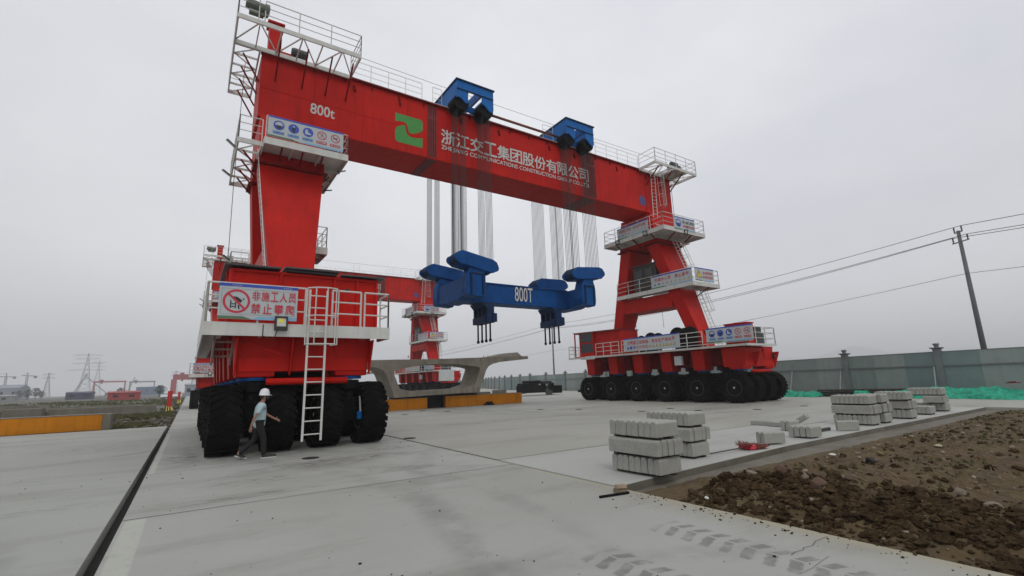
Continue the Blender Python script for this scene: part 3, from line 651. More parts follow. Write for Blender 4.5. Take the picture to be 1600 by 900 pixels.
def wheel(x, y):
    org = V3(x, y, .985)
    if not _wheel0:
        wh = thing('wheel', None, None, org); wh.parent = CR; wh.location = org-W0[CR]
        t = tyre_mb().build('tyre', RUBBER, wh); 
        r = rim_mb().build('rim', DGREY, wh)
        mb = MB()
        for s in (-1, 1): mb.lathe((org.x, org.y, org.z), (s, 0, 0), [(.075, .26), (.07, .30), (.04, .31)], 10)
        mb.build('hub_cap', LGREY, wh)
        for o in (t, r):                                                    # meshes were written round the hub, not in world coordinates
            for v in o.data.vertices: v.co += org
            o.location = (0, 0, 0)
        _wheel0.append(wh)
    else:
        child_copy(_wheel0[0], CR, org-W0[CR])
ax0 = []
def suspension(x, y):
    org = V3(x, y, 0)
    if not ax0:
        mb = MB(); mb.lathe((x, y, 0), (0, 0, 1), [(.30, 1.25), (.30, 1.7), (.38, 1.75), (.38, 2.03)], 16)
        mb.hexa([(x-.16, y-.30, .75), (x+.16, y-.30, .75), (x+.16, y+.30, .75), (x-.16, y+.30, .75)], [(x-.2, y-.5, 1.45), (x+.2, y-.5, 1.45), (x+.2, y+.5, 1.45), (x-.2, y+.5, 1.45)])
        mb.tube((x-.72, y, .985), (x+.72, y, .985), .15, 12)
        mb.tube((x-.1, y-.45, 1.6), (x-.1, y-.95, 1.5), .05); mb.tube((x+.1, y+.45, 1.6), (x+.1, y+.95, 1.4), .05)
        o = mb.build('suspension_arm', BLACK, CR, origin=org)
        mb = MB(); mb.lathe((x, y, 0), (0, 0, 1), [(.40, 2.06), (.45, 2.065), (.45, 2.15), (.42, 2.155)], 20); mb.build('slewing_ring', BLUEB, o)
        ax0.append(o)
    else: child_copy(ax0[0], CR, org-W0[CR])
ab0 = []
def axle_box(x, y):
    org = V3(x, y, 0)
    if not ab0:
        mb = MB(); mb.hexa([(x-.50, y-.46, 2.16), (x+.50, y-.46, 2.16), (x+.50, y+.46, 2.16), (x-.50, y+.46, 2.16)], [(x-.62, y-.5, 3.58), (x+.62, y-.5, 3.58), (x+.62, y+.5, 3.58), (x-.62, y+.5, 3.58)])
        ab0.append(mb.build('axle_box', RED, CR, origin=org, bevel=.03))
    else: child_copy(ab0[0], CR, org-W0[CR])
def cart(cx, y0):
    mb = MB(); mb.box(cx-1.05, cx+1.05, y0+.75, y0+14.5, 2.45, 3.56)
    for k in range(5):
        y = y0+2.75*(k+.5); mb.box(cx-1.4, cx+1.4, y-.03, y+.03, 2.6, 3.5)
    mb.build('bogie_frame', RED2, CR, bevel=.02)
    mb = MB(); mb.box(cx-2.3, cx+2.3, y0-.35, y0+14.6, 3.585, 3.66 if cx > 10 else 3.598); mb.build('top_plate', RED2, CR)
    # blunt nose: wide box with corner gussets
    mb = MB(); xl, xr = cx-1.93, cx+1.93
    mb.hexa([(xl+.1, y0-.5, 2.32), (xr-.1, y0-.5, 2.32), (xr-.1, y0+.9, 2.32), (xl+.1, y0+.9, 2.32)], [(xl, y0-.42, 3.57), (xr, y0-.42, 3.57), (xr, y0+.9, 3.57), (xl, y0+.9, 3.57)])
    for x in (xl-.02, xr+.02-.05, cx-.5):
        mb.hexa([(x, y0-.56, 2.2), (x+.05, y0-.56, 2.2), (x+.05, y0-.49, 2.2), (x, y0-.49, 2.2)], [(x, y0-.95, 3.28), (x+.05, y0-.95, 3.28), (x+.05, y0-.43, 3.28), (x, y0-.43, 3.28)])
    mb.bar((xl+.15, y0-.49, 3.2), (cx-.5, y0-.5, 2.75), .03, .12)
    mb.build('nose_frame', RED, CR, bevel=.02)
    for s in (-1, 1):
        for k in range(6): axle_box(cx+s*1.37, y0+2.75*k)
        for k in range(6):
            suspension(cx+s*1.37, y0+2.75*k)
            for d in (-.69, .69): wheel(cx+s*1.37+d, y0+2.75*k)
    mb = MB(); mb.tube((cx-1.1, y0-.62, 2.02), (cx+1.2, y0-.62, 2.02), .10, 12); mb.build('tie_pipe', RED, CR, smooth=True)
    for k in range(5):
        mb = MB(); y = y0+2.75*k+1.37; mb.tube((cx-1.3, y-.9, 2.1), (cx-1.3, y+.9, 1.75), .06); mb.tube((cx+1.3, y-.9, 1.75), (cx+1.3, y+.9, 2.1), .06); mb.box(cx-.8, cx+.8, y-.3, y+.3, 1.9, 2.44); mb.box(cx-1.34, cx+1.34, y-.05, y+.05, 1.88, 1.98)
        mb.build('hydraulic_unit', BLACK, CR)
YL, YR_ = 16.4, 18.25
cart(2.96, YL); cart(31.62, YR_)

# ---- left cart top: deck, housing, ladder
dk = MB(); dk.box(.2, 5.3, 15.23, 16.15, 3.60, 3.64)
dk.box(.17, 5.33, 15.19, 15.228, 3.29, 3.66); dk.box(.17, .21, 15.23, 31.5, 3.29, 3.66); dk.box(5.29, 5.33, 15.23, 16.4, 3.29, 3.66)
dk.box(.211, .72, 16.152, 31.5, 3.60, 3.64)
deck = dk.build('deck', WHITE, CR)
mb = MB(); mb.box(.22, 5.28, 15.24, 16.14, 3.56, 3.598)
for x in (.6, 1.6, 4.6): mb.box(x-.04, x+.04, 15.24, 16.4, 3.3, 3.558)
mb.build('deck_underside', PINK, deck)
rail([(2.72, 15.22, 3.66), (.22, 15.22, 3.66), (.22, 31.4, 3.66)], 1.1, 1.25, .03).build('railing', WHITE, deck)
rail([(3.5, 15.22, 3.66), (4.38, 15.22, 3.66)], 1.1, 1.0, .03).build('railing', WHITE, deck)
rail([(4.50, 15.22, 3.66), (5.28, 15.22, 3.66), (5.28, 16.05, 3.66)], 1.1, 1.0, .03).build('railing', WHITE, deck)
mb = MB(); mb.box(.74, 5.2, 16.17, 19.7, 3.645, 5.42)
eh = mb.build('engine_housing', RED, CR, bevel=.02)
mb = MB()
for x in (.74, 2.1, 3.72, 4.46, 5.12): mb = MB(); mb.box(x, x+.08, 16.10, 16.168, 3.65, 5.40); mb.build('panel_rib', RED, eh)
for z in (3.66, 5.32): mb = MB(); mb.box(.82, 5.12, 16.115, 16.168, z, z+.08); mb.build('panel_rib', RED, eh)
for y in (16.6, 18.0, 19.3): mb = MB(); mb.box(.67, .738, y, y+.08, 3.65, 5.4); mb.build('panel_rib', RED, eh)
mb = MB(); mb.lathe((4.18, 16.165, 4.98), (0, -1, 0), [(.075, 0), (.075, .008)], 16); mb.build('vent_hole', SIGNK, eh)
mb = MB(); mb.lathe((4.28, 16.165, 4.62), (0, -1, 0), [(.03, 0), (.03, .008)], 10); mb.build('vent_hole', SIGNK, eh)
mb = MB()
def flap(x0, x1, z0, z1, y0=15.95): mb.hexa([(x0, y0, z0), (x1, y0, z0+.01), (x1, 19.9, z0+.02), (x0, 19.9, z0)], [(x0, y0, z0+.05), (x1, y0, z0+.06), (x1, 19.9, z0+.07), (x0, 19.9, z0+.05)])
flap(.58, 2.1, 5.46, 0); flap(2.2, 3.85, 5.50, 0, 15.9); flap(3.95, 5.4, 5.44, 0)
mb.build('roof_flap', DGREY, eh)
mb = MB(); mb.box(2.25, 3.8, 16.02, 19.6, 5.425, 5.498); mb.build('roof_gap_shade', SIGNK, eh)  # black filler, stands in for the shade under the middle flap
l = ladder((3.03, 15.02, .32), (3.07, 15.12, 4.72), (1, 0, 0), .5, .36, .024, .06).build('ladder', WHITE, CR)
cage((3.08, 15.06, 3.05), (3.1, 15.1, 4.72), (1, 0, 0), (.25, -1, 0), .72, .5, .8, .02).build('safety_cage', WHITE, l)
# side stair of the left cart
mb = MB()
for k in range(3): mb.box(.55, 1.0, 17.0+k*.32, 17.3+k*.32, 3.25-k*.2, 3.29-k*.2)
mb.bar((.52, 16.9, 3.4), (.52, 18.0, 2.7), .05, .25); mb.bar((1.03, 16.9, 3.4), (1.03, 18.0, 2.7), .05, .25)
mb.build('side_stair', PINK, CR)
for (x, y, z) in ((-.35, 23.5, 2.6), (-.1, 30.6, 2.2)):
    pass
mb = MB(); mb.box(.9, 1.3, 24.4, 25.1, 3.7, 4.6); mb.build('control_cabinet', LGREY, CR, bevel=.02)
# blue hydraulic jack and small box by the right front tyre of the left cart
mb = MB(); mb.box(4.58, 4.82, 15.9, 16.05, .78, 1.02); mb.build('chock_box', BLUE, CR, bevel=.015)
mb = MB(); mb.tube((4.68, 15.97, 1.02), (4.66, 16.0, 1.5), .03); mb.build('jack_rod', WHITE, CR)

# ---- right cart top
dk = MB(); dk.box(28.95, 29.75, 16.85, 34.0, 3.66, 3.70); dk.box(28.9, 28.948, 16.8, 34.0, 3.60, 3.74); dk.box(28.95, 32.4, 16.8, 16.848, 3.60, 3.74)
dk.box(29.751, 32.4, 16.85, 18.2, 3.66, 3.70); dk.box(28.75, 28.899, 30.5, 31.6, 3.5, 3.78); dk.box(28.8, 28.898, 16.4, 28.6, 3.86, 3.9)
deck2 = dk.build('deck', WHITE, CR)
rail([(28.93, 30.4, 3.72), (28.93, 27.7, 3.72)], 1.05, .9, .028).build('railing', WHITE, deck2)
rail([(28.93, 27.4, 3.72), (28.93, 19.95, 3.72)], 1.05, 1.3, .028).build('railing', WHITE, deck2)
rail([(28.93, 19.6, 3.72), (28.93, 16.85, 3.72), (32.35, 16.85, 3.72), (32.35, 18.1, 3.72)], 1.1, 1.1, .028).build('railing', WHITE, deck2)
rail([(28.98, 33.3, 3.72), (28.98, 34.0, 3.72), (30.2, 34.0, 3.72)], 1.05, .9, .028).build('railing', WHITE, deck2)
mb = MB()                                                                     # operator's cab: frame with open window bays
def cabframe():
    x0, x1, y0, y1, z0, z1 = 29.02, 31.2, 30.75, 33.25, 3.74, 5.92
    mb.box(x0, x1, y0, y1, z0, z0+.08); mb.box(x0, x1, y0, y1, z1-.08, z1)
    for y in (y0, 32.45, y1-.1): mb.box(x0, x0+.1, y, y+.1, z0+.081, z1-.081)
    for y in (y0, y1-.1): mb.box(x1-.1, x1, y, y+.1, z0+.081, z1-.081)
    mb.box(x0, x0+.08, y0+.101, 32.449, 4.9, 5.02); mb.box(x0, x0+.08, y0+.101, 32.449, 3.83, 4.1)
    mb.box(x0+.1, x1-.1, y0, y0+.06, z0+.081, z1-.081)
cabframe()
cab = mb.build('operator_cab', RED, CR, bevel=.015)
mb = MB(); mb.box(29.5, 31.0, 30.9, 33.1, 3.83, 5.8); mb.build('cab_interior', RED2, cab)
mb = MB(); mb.box(29.06, 29.075, 30.86, 32.44, 5.03, 5.83); mb.build('window', GLASS, cab)
mb = MB(); mb.box(29.06, 29.075, 30.86, 32.44, 4.11, 4.89); mb.build('window', GLASS, cab)
mb = MB(); mb.hexa([(29.25, 27.7, 3.72), (31.3, 27.7, 3.72), (31.3, 30.74, 3.72), (29.25, 30.74, 3.72)], [(29.25, 27.7, 5.75), (31.3, 27.7, 5.75), (31.3, 30.74, 5.95), (29.25, 30.74, 5.95)]); mb.build('machine_housing', RED, CR, bevel=.02)
mb = MB(); mb.hexa([(28.95, 27.65, 5.76), (31.4, 27.65, 5.76), (31.4, 33.35, 5.97), (28.95, 33.35, 5.93)], [(28.95, 27.65, 5.82), (31.4, 27.65, 5.82), (31.4, 33.35, 6.02), (28.95, 33.35, 5.98)]); mb.build('housing_roof', DKRED, CR)
for y, z, r in ((26.5, 4.62, .54), (25.55, 4.68, .64), (23.0, 4.74, .72), (21.9, 4.7, .70)):   # winch drums
    mb = MB(); mb.lathe((30.3, y, z), (1, 0, 0), [(.2, 0), (r, .0), (r, .06), (r*.72, .07), (r*.72, .9), (r, .91), (r, .97), (.2, .98)], 28)
    mb.box(30.45, 31.1, y-.4, y+.4, 3.7, z-.4)
    mb.build('winch_drum', BLACK, CR)
mb = MB(); mb.box(29.35, 30.1, 16.95, 18.5, 3.71, 5.05); mb.box(29.3, 30.15, 16.9, 18.55, 5.05, 5.12); mb.build('engine_housing', RED, CR, bevel=.02)
mb = MB(); mb.box(30.2, 31.0, 16.95, 17.5, 3.71, 4.85); mb.build('generator', DGREY, CR, bevel=.03)
mb = MB(); mb.box(31.4, 31.9, 17.3, 18.0, 3.71, 4.5); mb.build('generator', DGREY, CR, bevel=.03)
mb = MB(); mb.box(29.3, 29.55, 22.1, 22.7, 2.6, 3.25); mb.build('control_cabinet', LGREY, CR, bevel=.02)

# ---- floodlights
def flood(p, n, s=.3, has_chip=True):
    p = Vector(p); n = Vector(n).normalized(); u = Vector((0, 0, 1)).cross(n).normalized(); v = n.cross(u)
    mb = MB()
    def bx(a, b, c, d, e, f): mb.hexa([p+u*a+v*c+n*e, p+u*b+v*c+n*e, p+u*b+v*d+n*e, p+u*a+v*d+n*e], [p+u*a+v*c+n*f, p+u*b+v*c+n*f, p+u*b+v*d+n*f, p+u*a+v*d+n*f])
    h = s/2; t = s*.13
    bx(-h, h, -h-.06, h, -.08, 0); bx(-h, h, -h-.06, -h+t, .001, .04); bx(-h, h, h-t, h, .001, .04); bx(-h, -h+t, -h+t+.001, h-t-.001, .001, .04); bx(h-t, h, -h+t+.001, h-t-.001, .001, .04)
    o = mb.build('floodlight', SIGNK, CR)
    mb = MB(); bx(-h+t, h-t, -h+t, h-t, .002, .012); mb.build('lens', LAMPFACE, o)
    if has_chip: mb = MB(); bx(-h*.4, h*.35, -h*.05, h*.6, .013, .02); mb.build('lamp_chip', LAMPY, o)  # yellow phosphor chip of the LED, lamp switched off
def flood2(p, q):
    mb = MB(); mb.bar(p, q, .14, .05); o = mb.build('floodlight', SIGNK, CR)
    mb = MB(); m_ = (Vector(p)+Vector(q))/2; mb.bar(Vector(p)+Vector((0, 0, -.03)), Vector(q)+Vector((0, 0, -.03)), .11, .02); mb.build('lens', LAMPFACE, o)
flood((2.07, 15.08, 3.69), (.05, -1, .1), .34)
mb = MB(); mb.path([(1.62, 15.17, 3.62), (1.62, 15.17, 3.3), (1.9, 15.17, 3.18), (2.0, 15.12, 3.5)], .012, 4); mb.build('lamp_cable', SIGNK, CR)
flood((28.3, 23.5, 12.72), (-1, -.3, -.3), .34, False); flood((28.3, 26.4, 12.75), (-1, -.3, -.3), .34, False); flood((30.9, 21.72, 12.72), (-.2, -1, -.3), .34, False)
flood((33.5, 17.62, 3.05), (.2, -1, -.2), .3, False)
for p, q in (((.92, 24.2, 12.95), (.52, 24.0, 13.2)), ((.92, 27.4, 12.8), (.52, 27.2, 13.0)), ((5.5, 23.9, 12.7), (5.9, 24.2, 12.95)), ((5.48, 26.6, 12.65), (5.85, 26.9, 12.85)), ((1.02, 23.0, 7.2), (.72, 22.8, 7.4))): flood2(p, q)

# ---- sign boards with lettering and pictograms
def sign(O, U, V, wd, ht, kind, label):
    O = Vector(O); U = Vector(U).normalized(); V = Vector(V).normalized(); N = U.cross(V)
    mb = MB()
    def bx(a, b, c, d, e, f): mb.hexa([O+U*a+V*c+N*e, O+U*b+V*c+N*e, O+U*b+V*d+N*e, O+U*a+V*d+N*e], [O+U*a+V*c+N*f, O+U*b+V*c+N*f, O+U*b+V*d+N*f, O+U*a+V*d+N*f])
    bx(0, wd, 0, ht, -.03, 0)
    s = mb.build('signboard', SIGNW, CR); s['label'] = label
    def fl(a, b, c, d, m, nm, z=.004): 
        nonlocal mb
        mb = MB(); mb.quad(O+U*a+V*c+N*z, O+U*b+V*c+N*z, O+U*b+V*d+N*z, O+U*a+V*d+N*z); return mb.build(nm, m, s, recalc=False)
    fl(0, wd, ht*.915, ht, SIGNB, 'blue_header')
    mb = MB(); mb.quad(O+N*.004, O+U*wd*.42+N*.004, O+U*wd*.30+V*ht*.085+N*.004, O+V*ht*.085+N*.004); mb.build('green_footer', SIGNG if ht < .99 else mat('sign_green_dull', (.10, .16, .10), .5), s, recalc=False)
    mb = MB(); mb.quad(O+U*wd*.40+N*.004, O+U*wd+N*.004, O+U*wd+V*ht*.10+N*.004, O+U*wd*.5+V*ht*.085+N*.004); mb.build('blue_footer', SIGNL, s, recalc=False)
    fr = (O, U, V, N)
    def disc(mb, cx, cy, r, z, n=28, mi=0, ri=0):
        mb.cur = mi
        P = lambda q, rr: O+U*(cx+rr*math.cos(q))+V*(cy+rr*math.sin(q))+N*z
        if ri: 
            for i in range(n):
                a, b = 2*PI*i/n, 2*PI*(i+1)/n; mb.quad(P(a, ri), P(a, r), P(b, r), P(b, ri))
        else: mb.add([P(2*PI*i/n, r) for i in range(n)], [tuple(range(n))])
    def poly(mb, pts, cx, cy, k, z, mi):
        mb.cur = mi; mb.add([O+U*(cx+x*k)+V*(cy+y*k)+N*z for x, y in pts], [tuple(range(len(pts)))])
    def pict(kind, cx, cy, r):
        m2 = MB()
        if kind in ('helmet', 'belt', 'boot'):
            disc(m2, cx, cy, r, .006, mi=0)
            if kind == 'helmet':
                poly(m2, [(-.78, 0), (.82, 0), (.72, .12), (.62, .42), (.35, .68), (0, .75), (-.35, .66), (-.6, .4), (-.7, .1)], cx, cy, r, .010, 1); poly(m2, [(-.45, -.12), (.45, -.12), (.42, -.5), (.2, -.75), (-.2, -.75), (-.42, -.5)], cx, cy, r, .010, 3)
            elif kind == 'belt':
                disc(m2, cx, cy+.45*r, .16*r, .010, 12, 1); poly(m2, [(-.3, .22), (.3, .22), (.36, -.25), (.2, -.25), (.22, -.8), (.04, -.8), (0, -.3), (-.04, -.8), (-.22, -.8), (-.2, -.25), (-.36, -.25)], cx, cy, r, .010, 3)
            else: poly(m2, [(-.5, .55), (-.08, .55), (-.05, .05), (.35, -.15), (.6, -.28), (.62, -.5), (-.55, -.5), (-.55, 0)], cx, cy, r, .010, 1)
        elif kind[:2] == 'no':
            disc(m2, cx, cy, r, .006, mi=2, ri=r*.82)
            if kind == 'noclimb':
                poly(m2, [(-.42, .42), (.05, .36), (.42, .08), (.3, -.12), (-.05, .12), (-.35, .3)], cx, cy, r, .008, 3); disc(m2, cx+.5*r, cy+.2*r, .07*r, .008, 10, 3)
                poly(m2, [(-.45, .05), (-.37, .05), (-.37, -.6), (-.45, -.6)], cx, cy, r, .008, 3); poly(m2, [(-.1, -.1), (-.02, -.1), (-.02, -.6), (-.1, -.6)], cx, cy, r, .008, 3)
                poly(m2, [(-.36, -.2), (-.11, -.2), (-.11, -.27), (-.36, -.27)], cx, cy, r, .0085, 3); poly(m2, [(-.36, -.42), (-.11, -.42), (-.11, -.49), (-.36, -.49)], cx, cy, r, .0085, 3); poly(m2, [(.1, -.3), (.2, -.3), (.26, -.65), (.15, -.65)], cx, cy, r, .008, 3)
            elif kind == 'nothrow':
                disc(m2, cx+.12*r, cy+.5*r, .11*r, .008, 10, 3); poly(m2, [(-.05, .35), (.2, .35), (.3, 0), (.05, -.1), (-.3, -.55), (-.4, -.5), (-.1, 0)], cx, cy, r, .008, 4)
            else:
                poly(m2, [(-.55, -.08), (.45, -.08), (.45, .1), (-.55, .1)], cx, cy, r, .008, 3); poly(m2, [(-.1, .15), (.3, .15), (.5, .5), (.3, .45)], cx, cy, r, .008, 4)
            c_, s_ = .70, .70; w_ = .09
            poly(m2, [(-c_-w_*.6, s_-w_*.6), (-c_+w_*.6, s_+w_*.6), (c_+w_*.6, -s_+w_*.6), (c_-w_*.6, -s_-w_*.6)], cx, cy, r, .012, 2)
        elif kind == 'tri':
            poly(m2, [(-.95, -.7), (.95, -.7), (0, .95)], cx, cy, r, .006, 3); poly(m2, [(-.75, -.58), (.75, -.58), (0, .72)], cx, cy, r, .009, 5)
            poly(m2, [(-.09, -.1), (.09, -.1), (.12, .35), (-.12, .35)], cx, cy, r, .012, 3); poly(m2, [(-.1, -.42), (.1, -.42), (.1, -.22), (-.1, -.22)], cx, cy, r, .012, 3)
        m2.build('pictogram', [SIGNB, SIGNW, SIGNR, SIGNK, GREY, SIGNY], s, recalc=False)
    def txt(body, u0, v0, wd_, ht_, m, z=.010): letter(s, body, fr, u0, v0, wd_, ht_, m, 'lettering', z)
    if kind == 'climb':
        mb = MB()
        for a, b, c, d in ((.03, .97, .845, .852), (.03, .97, .13, .137)): mb.quad(O+U*wd*a+V*ht*c+N*.005, O+U*wd*b+V*ht*c+N*.005, O+U*wd*b+V*ht*d+N*.005, O+U*wd*a+V*ht*d+N*.005)
        for a, b in ((.03, .034), (.966, .97)): mb.quad(O+U*wd*a+V*ht*.13+N*.0055, O+U*wd*b+V*ht*.13+N*.0055, O+U*wd*b+V*ht*.852+N*.0055, O+U*wd*a+V*ht*.852+N*.0055)
        mb.build('thin_border', GREY, s, recalc=False)
        pict('noclimb', wd*.215, ht*.50, ht*.335)
        for i, c in enumerate('非施工人员'): txt(c, wd*(.405+.118*i), ht*.545, wd*.098, ht*.27, SIGNR)
        for i, c in enumerate('禁止攀爬'): txt(c, wd*(.40+.148*i), ht*.18, wd*.115, ht*.28, SIGNR)
        for u in (.15, .8): txt('一 一一一一', wd*u, ht*.945, wd*.12, ht*.012, SIGNW)
    elif kind == 'five':
        for i, (k, t) in enumerate((('helmet', '必须戴安全帽'), ('belt', '必须系安全带'), ('boot', '必须穿防护鞋'), ('nothrow', '禁止抛物'), ('nosmoke', '禁止吸烟'))):
            u = wd*(.135+.188*i); r = ht*.225 if i < 3 else ht*.21
            pict(k, u, ht*.60, r)
            col = SIGNB if i < 3 else SIGNR
            fl(u-wd*.072, u+wd*.072, ht*.17, ht*.31, col, 'caption_plate', .005)
            fl(u-wd*.068, u+wd*.068, ht*.185, ht*.295, SIGNL if i < 3 else SIGNR, 'caption_field', .007)
            txt(t, u-wd*.06, ht*.20, wd*.12, ht*.08, SIGNB if i < 3 else SIGNW)
    elif kind[0] == 'banner':
        a, b = kind[1:]
        n = len(a)+len(b)+1; st_ = .86/n
        for i, c in enumerate(a+' '+b):
            if c != ' ': txt(c, wd*(.08+st_*i), ht*.52, wd*st_*.8, ht*.27, SIGNR)
        m = 12; seq = ['helmet', 'belt', 'boot', 'nosmoke', 'nothrow', 'nosmoke', 'nothrow']+['tri']*8
        if wd < 4.2: seq = ['helmet', 'belt', 'nosmoke', 'nothrow']+['tri']*5
        for i, k in enumerate(seq): pict(k, wd*(.085+.83*i/(len(seq)-1)), ht*.29, min(ht*.13, wd*.024))
    elif kind[0] == 'text':
        pict(kind[1], wd*.2, ht*.5, ht*(.32 if kind[1] == 'helmet' else .36))
        txt(kind[2], wd*.40, ht*.54, wd*.54, ht*.22, SIGNR if kind[1] == 'tri' else DGREY); txt(kind[3], wd*.40, ht*.22, wd*.54, ht*.22, SIGNR)
Z = (0, 0, 1); XP = (1, 0, 0); YM = (0, -1, 0)
sign((.48, 15.13, 3.74), XP, Z, 2.0, 1.0, 'climb', 'white board with red prohibition circle and red no-climbing lettering')
sign((2.0, 22.24, 12.97), XP, Z, 3.3, 1.02, 'five', 'white board with three blue and two red safety pictograms high on left leg')
sign((28.36, 26.42, 12.9), YM, Z, 3.2, .92, ('banner', '规范施工作业', '安全生产为荣'), 'long safety banner on side rail of upper right platform')
sign((29.6, 21.76, 12.82), XP, Z, 2.55, 1.02, ('text', 'helmet', '进入施工现场', '必须戴安全帽'), 'board with blue helmet circle on upper right platform')
sign((29.77, 24.5, 8.6), YM, Z, 3.7, .98, ('banner', '非操作人员', '禁止操作'), 'banner with red lettering on side rail of lower right platform')
sign((30.15, 20.8, 8.66), XP, Z, 2.25, 1.0, ('text', 'tri', '当心高空坠物', '施工重地 注意安全'), 'board with yellow warning triangle on lower right platform')
sign((28.86, 27.1, 3.83), YM, Z, 5.35, 1.06, ('banner', '文明施工出效益', '安全生产创水平'), 'long safety banner on right cart rail')
sign((28.74, 19.5, 3.92), YM, Z, 3.25, .98, 'five', 'board with five safety pictograms on front of right cart')

# ---- hoist ropes (96 falls from the trolleys to the sheave blocks)
TROL = (13.3, 21.9); rp0 = []
for xc in TROL:
    for yb in (23.42, 27.12):
        for dx in (-.88, .88):
            for fall in (-.27, .27):
                for i in range(6):
                    org = V3(xc+dx+fall, yb+.14*i, 8.9)
                    if not rp0:
                        mb = MB(); mb.tube(org, org+V3(0, 0, 9.75), .0155, 5); rp0.append(mb.build('hoist_rope', ROPE, CR, origin=org))
                    else: child_copy(rp0[0], CR, org-W0[CR])

# ================================================================== hoist trolleys
def trolley(xc, label, rod_to=None):
    T = thing('hoist_trolley', label, 'trolley', (xc, GY, GT+.17), 'blue hoist trolleys on the girder')
    mb = MB(); x0, x1 = xc-1.28, xc+1.32
    ZB = 19.36; ZP = 20.0
    for y, s in ((23.2, 1), (28.1, -1)):
        ya, yb = (y, y+.1) if s > 0 else (y-.1, y)
        mb.box(x0, x1, ya, yb, ZB, ZP)
        def arm(pts): mb.prism([V3(p[0], ya, p[1]) for p in pts], (0, yb-ya, 0))
        arm([(x0, ZB-.001), (x0, 18.75), (x0+.15, 18.85), (x0+.35, 18.75), (x0+.6, 18.55), (x0+.72, 18.54), (x0+.80, 18.62), (x0+.78, ZB-.001)])
        arm([(x1, ZB-.001), (x1, 18.62), (x1-.12, 18.45), (x1-.3, 18.48), (x1-.6, 18.75), (x1-.74, 18.85), (x1-.8, 18.8), (x1-.84, ZB-.001)])
    for x in (x0, x1-.1):
        mb.prism([V3(x, 23.302, ZP), V3(x, 27.998, ZP), V3(x, 27.998, 18.9), V3(x, 27.0, 18.62), V3(x, 24.3, 18.62), V3(x, 23.302, 18.9)], (.1, 0, 0))
    mb.box(x0+.101, x1-.101, 24.05, 24.2, 18.62, 18.98); mb.box(x0+.101, x1-.101, 27.1, 27.25, 18.62, 18.98)
    for x in (xc-.45, xc+.45): mb.box(x-.05, x+.05, 23.302, 27.998, 19.3, 19.95)
    f = mb.build('frame', BLUE, T, bevel=.02)
    mb = MB(); mb.box(x0-.06, x1+.06, 23.12, 23.198, ZP-.06, ZP+.02); mb.box(x0-.06, x1+.06, 28.102, 28.18, ZP-.06, ZP+.02); mb.box(x0-.06, x0-.002, 23.2, 28.1, ZP-.06, ZP+.02); mb.box(x1+.002, x1+.06, 23.2, 28.1, ZP-.06, ZP+.02)
    mb.box(x0+.02, x1-.02, 23.15, 23.198, ZB-.03, ZB+.03); mb.build('edge_rib', DKBLUE, f)
    for y in (23.38, 27.08):
        for dx in (-.88, .88):
            mb = MB(); prof = [(.12, -.02), (.5, -.02)]
            for i in range(6): prof += [(.52, .02+.14*i), (.44, .05+.14*i), (.44, .09+.14*i), (.52, .12+.14*i)]
            prof += [(.5, .86), (.12, .86)]
            mb.lathe((xc+dx, y, 18.62), (0, 1, 0), prof, 24); mb.build('sheave', BLACK, T)
    for y in (24.75, 26.55):
        for dx in (-.9, .9): mb = MB(); mb.lathe((xc+dx, y-.06, GT+.33), (0, 1, 0), [(.16, 0), (.16, .12)], 14); mb.build('wheel', DGREY, T)
    if rod_to:
        mb = MB(); mb.tube((x1, 24.2, 18.98), (rod_to, 24.2, 18.98), .09, 10); mb.build('tie_rod', RUSTROD, T, smooth=True)
trolley(TROL[0], 'left blue hoist trolley astride the girder, with rust-red rod on its right', TROL[1]-1.28)
trolley(TROL[1], 'right blue hoist trolley astride the girder, near the right tower')

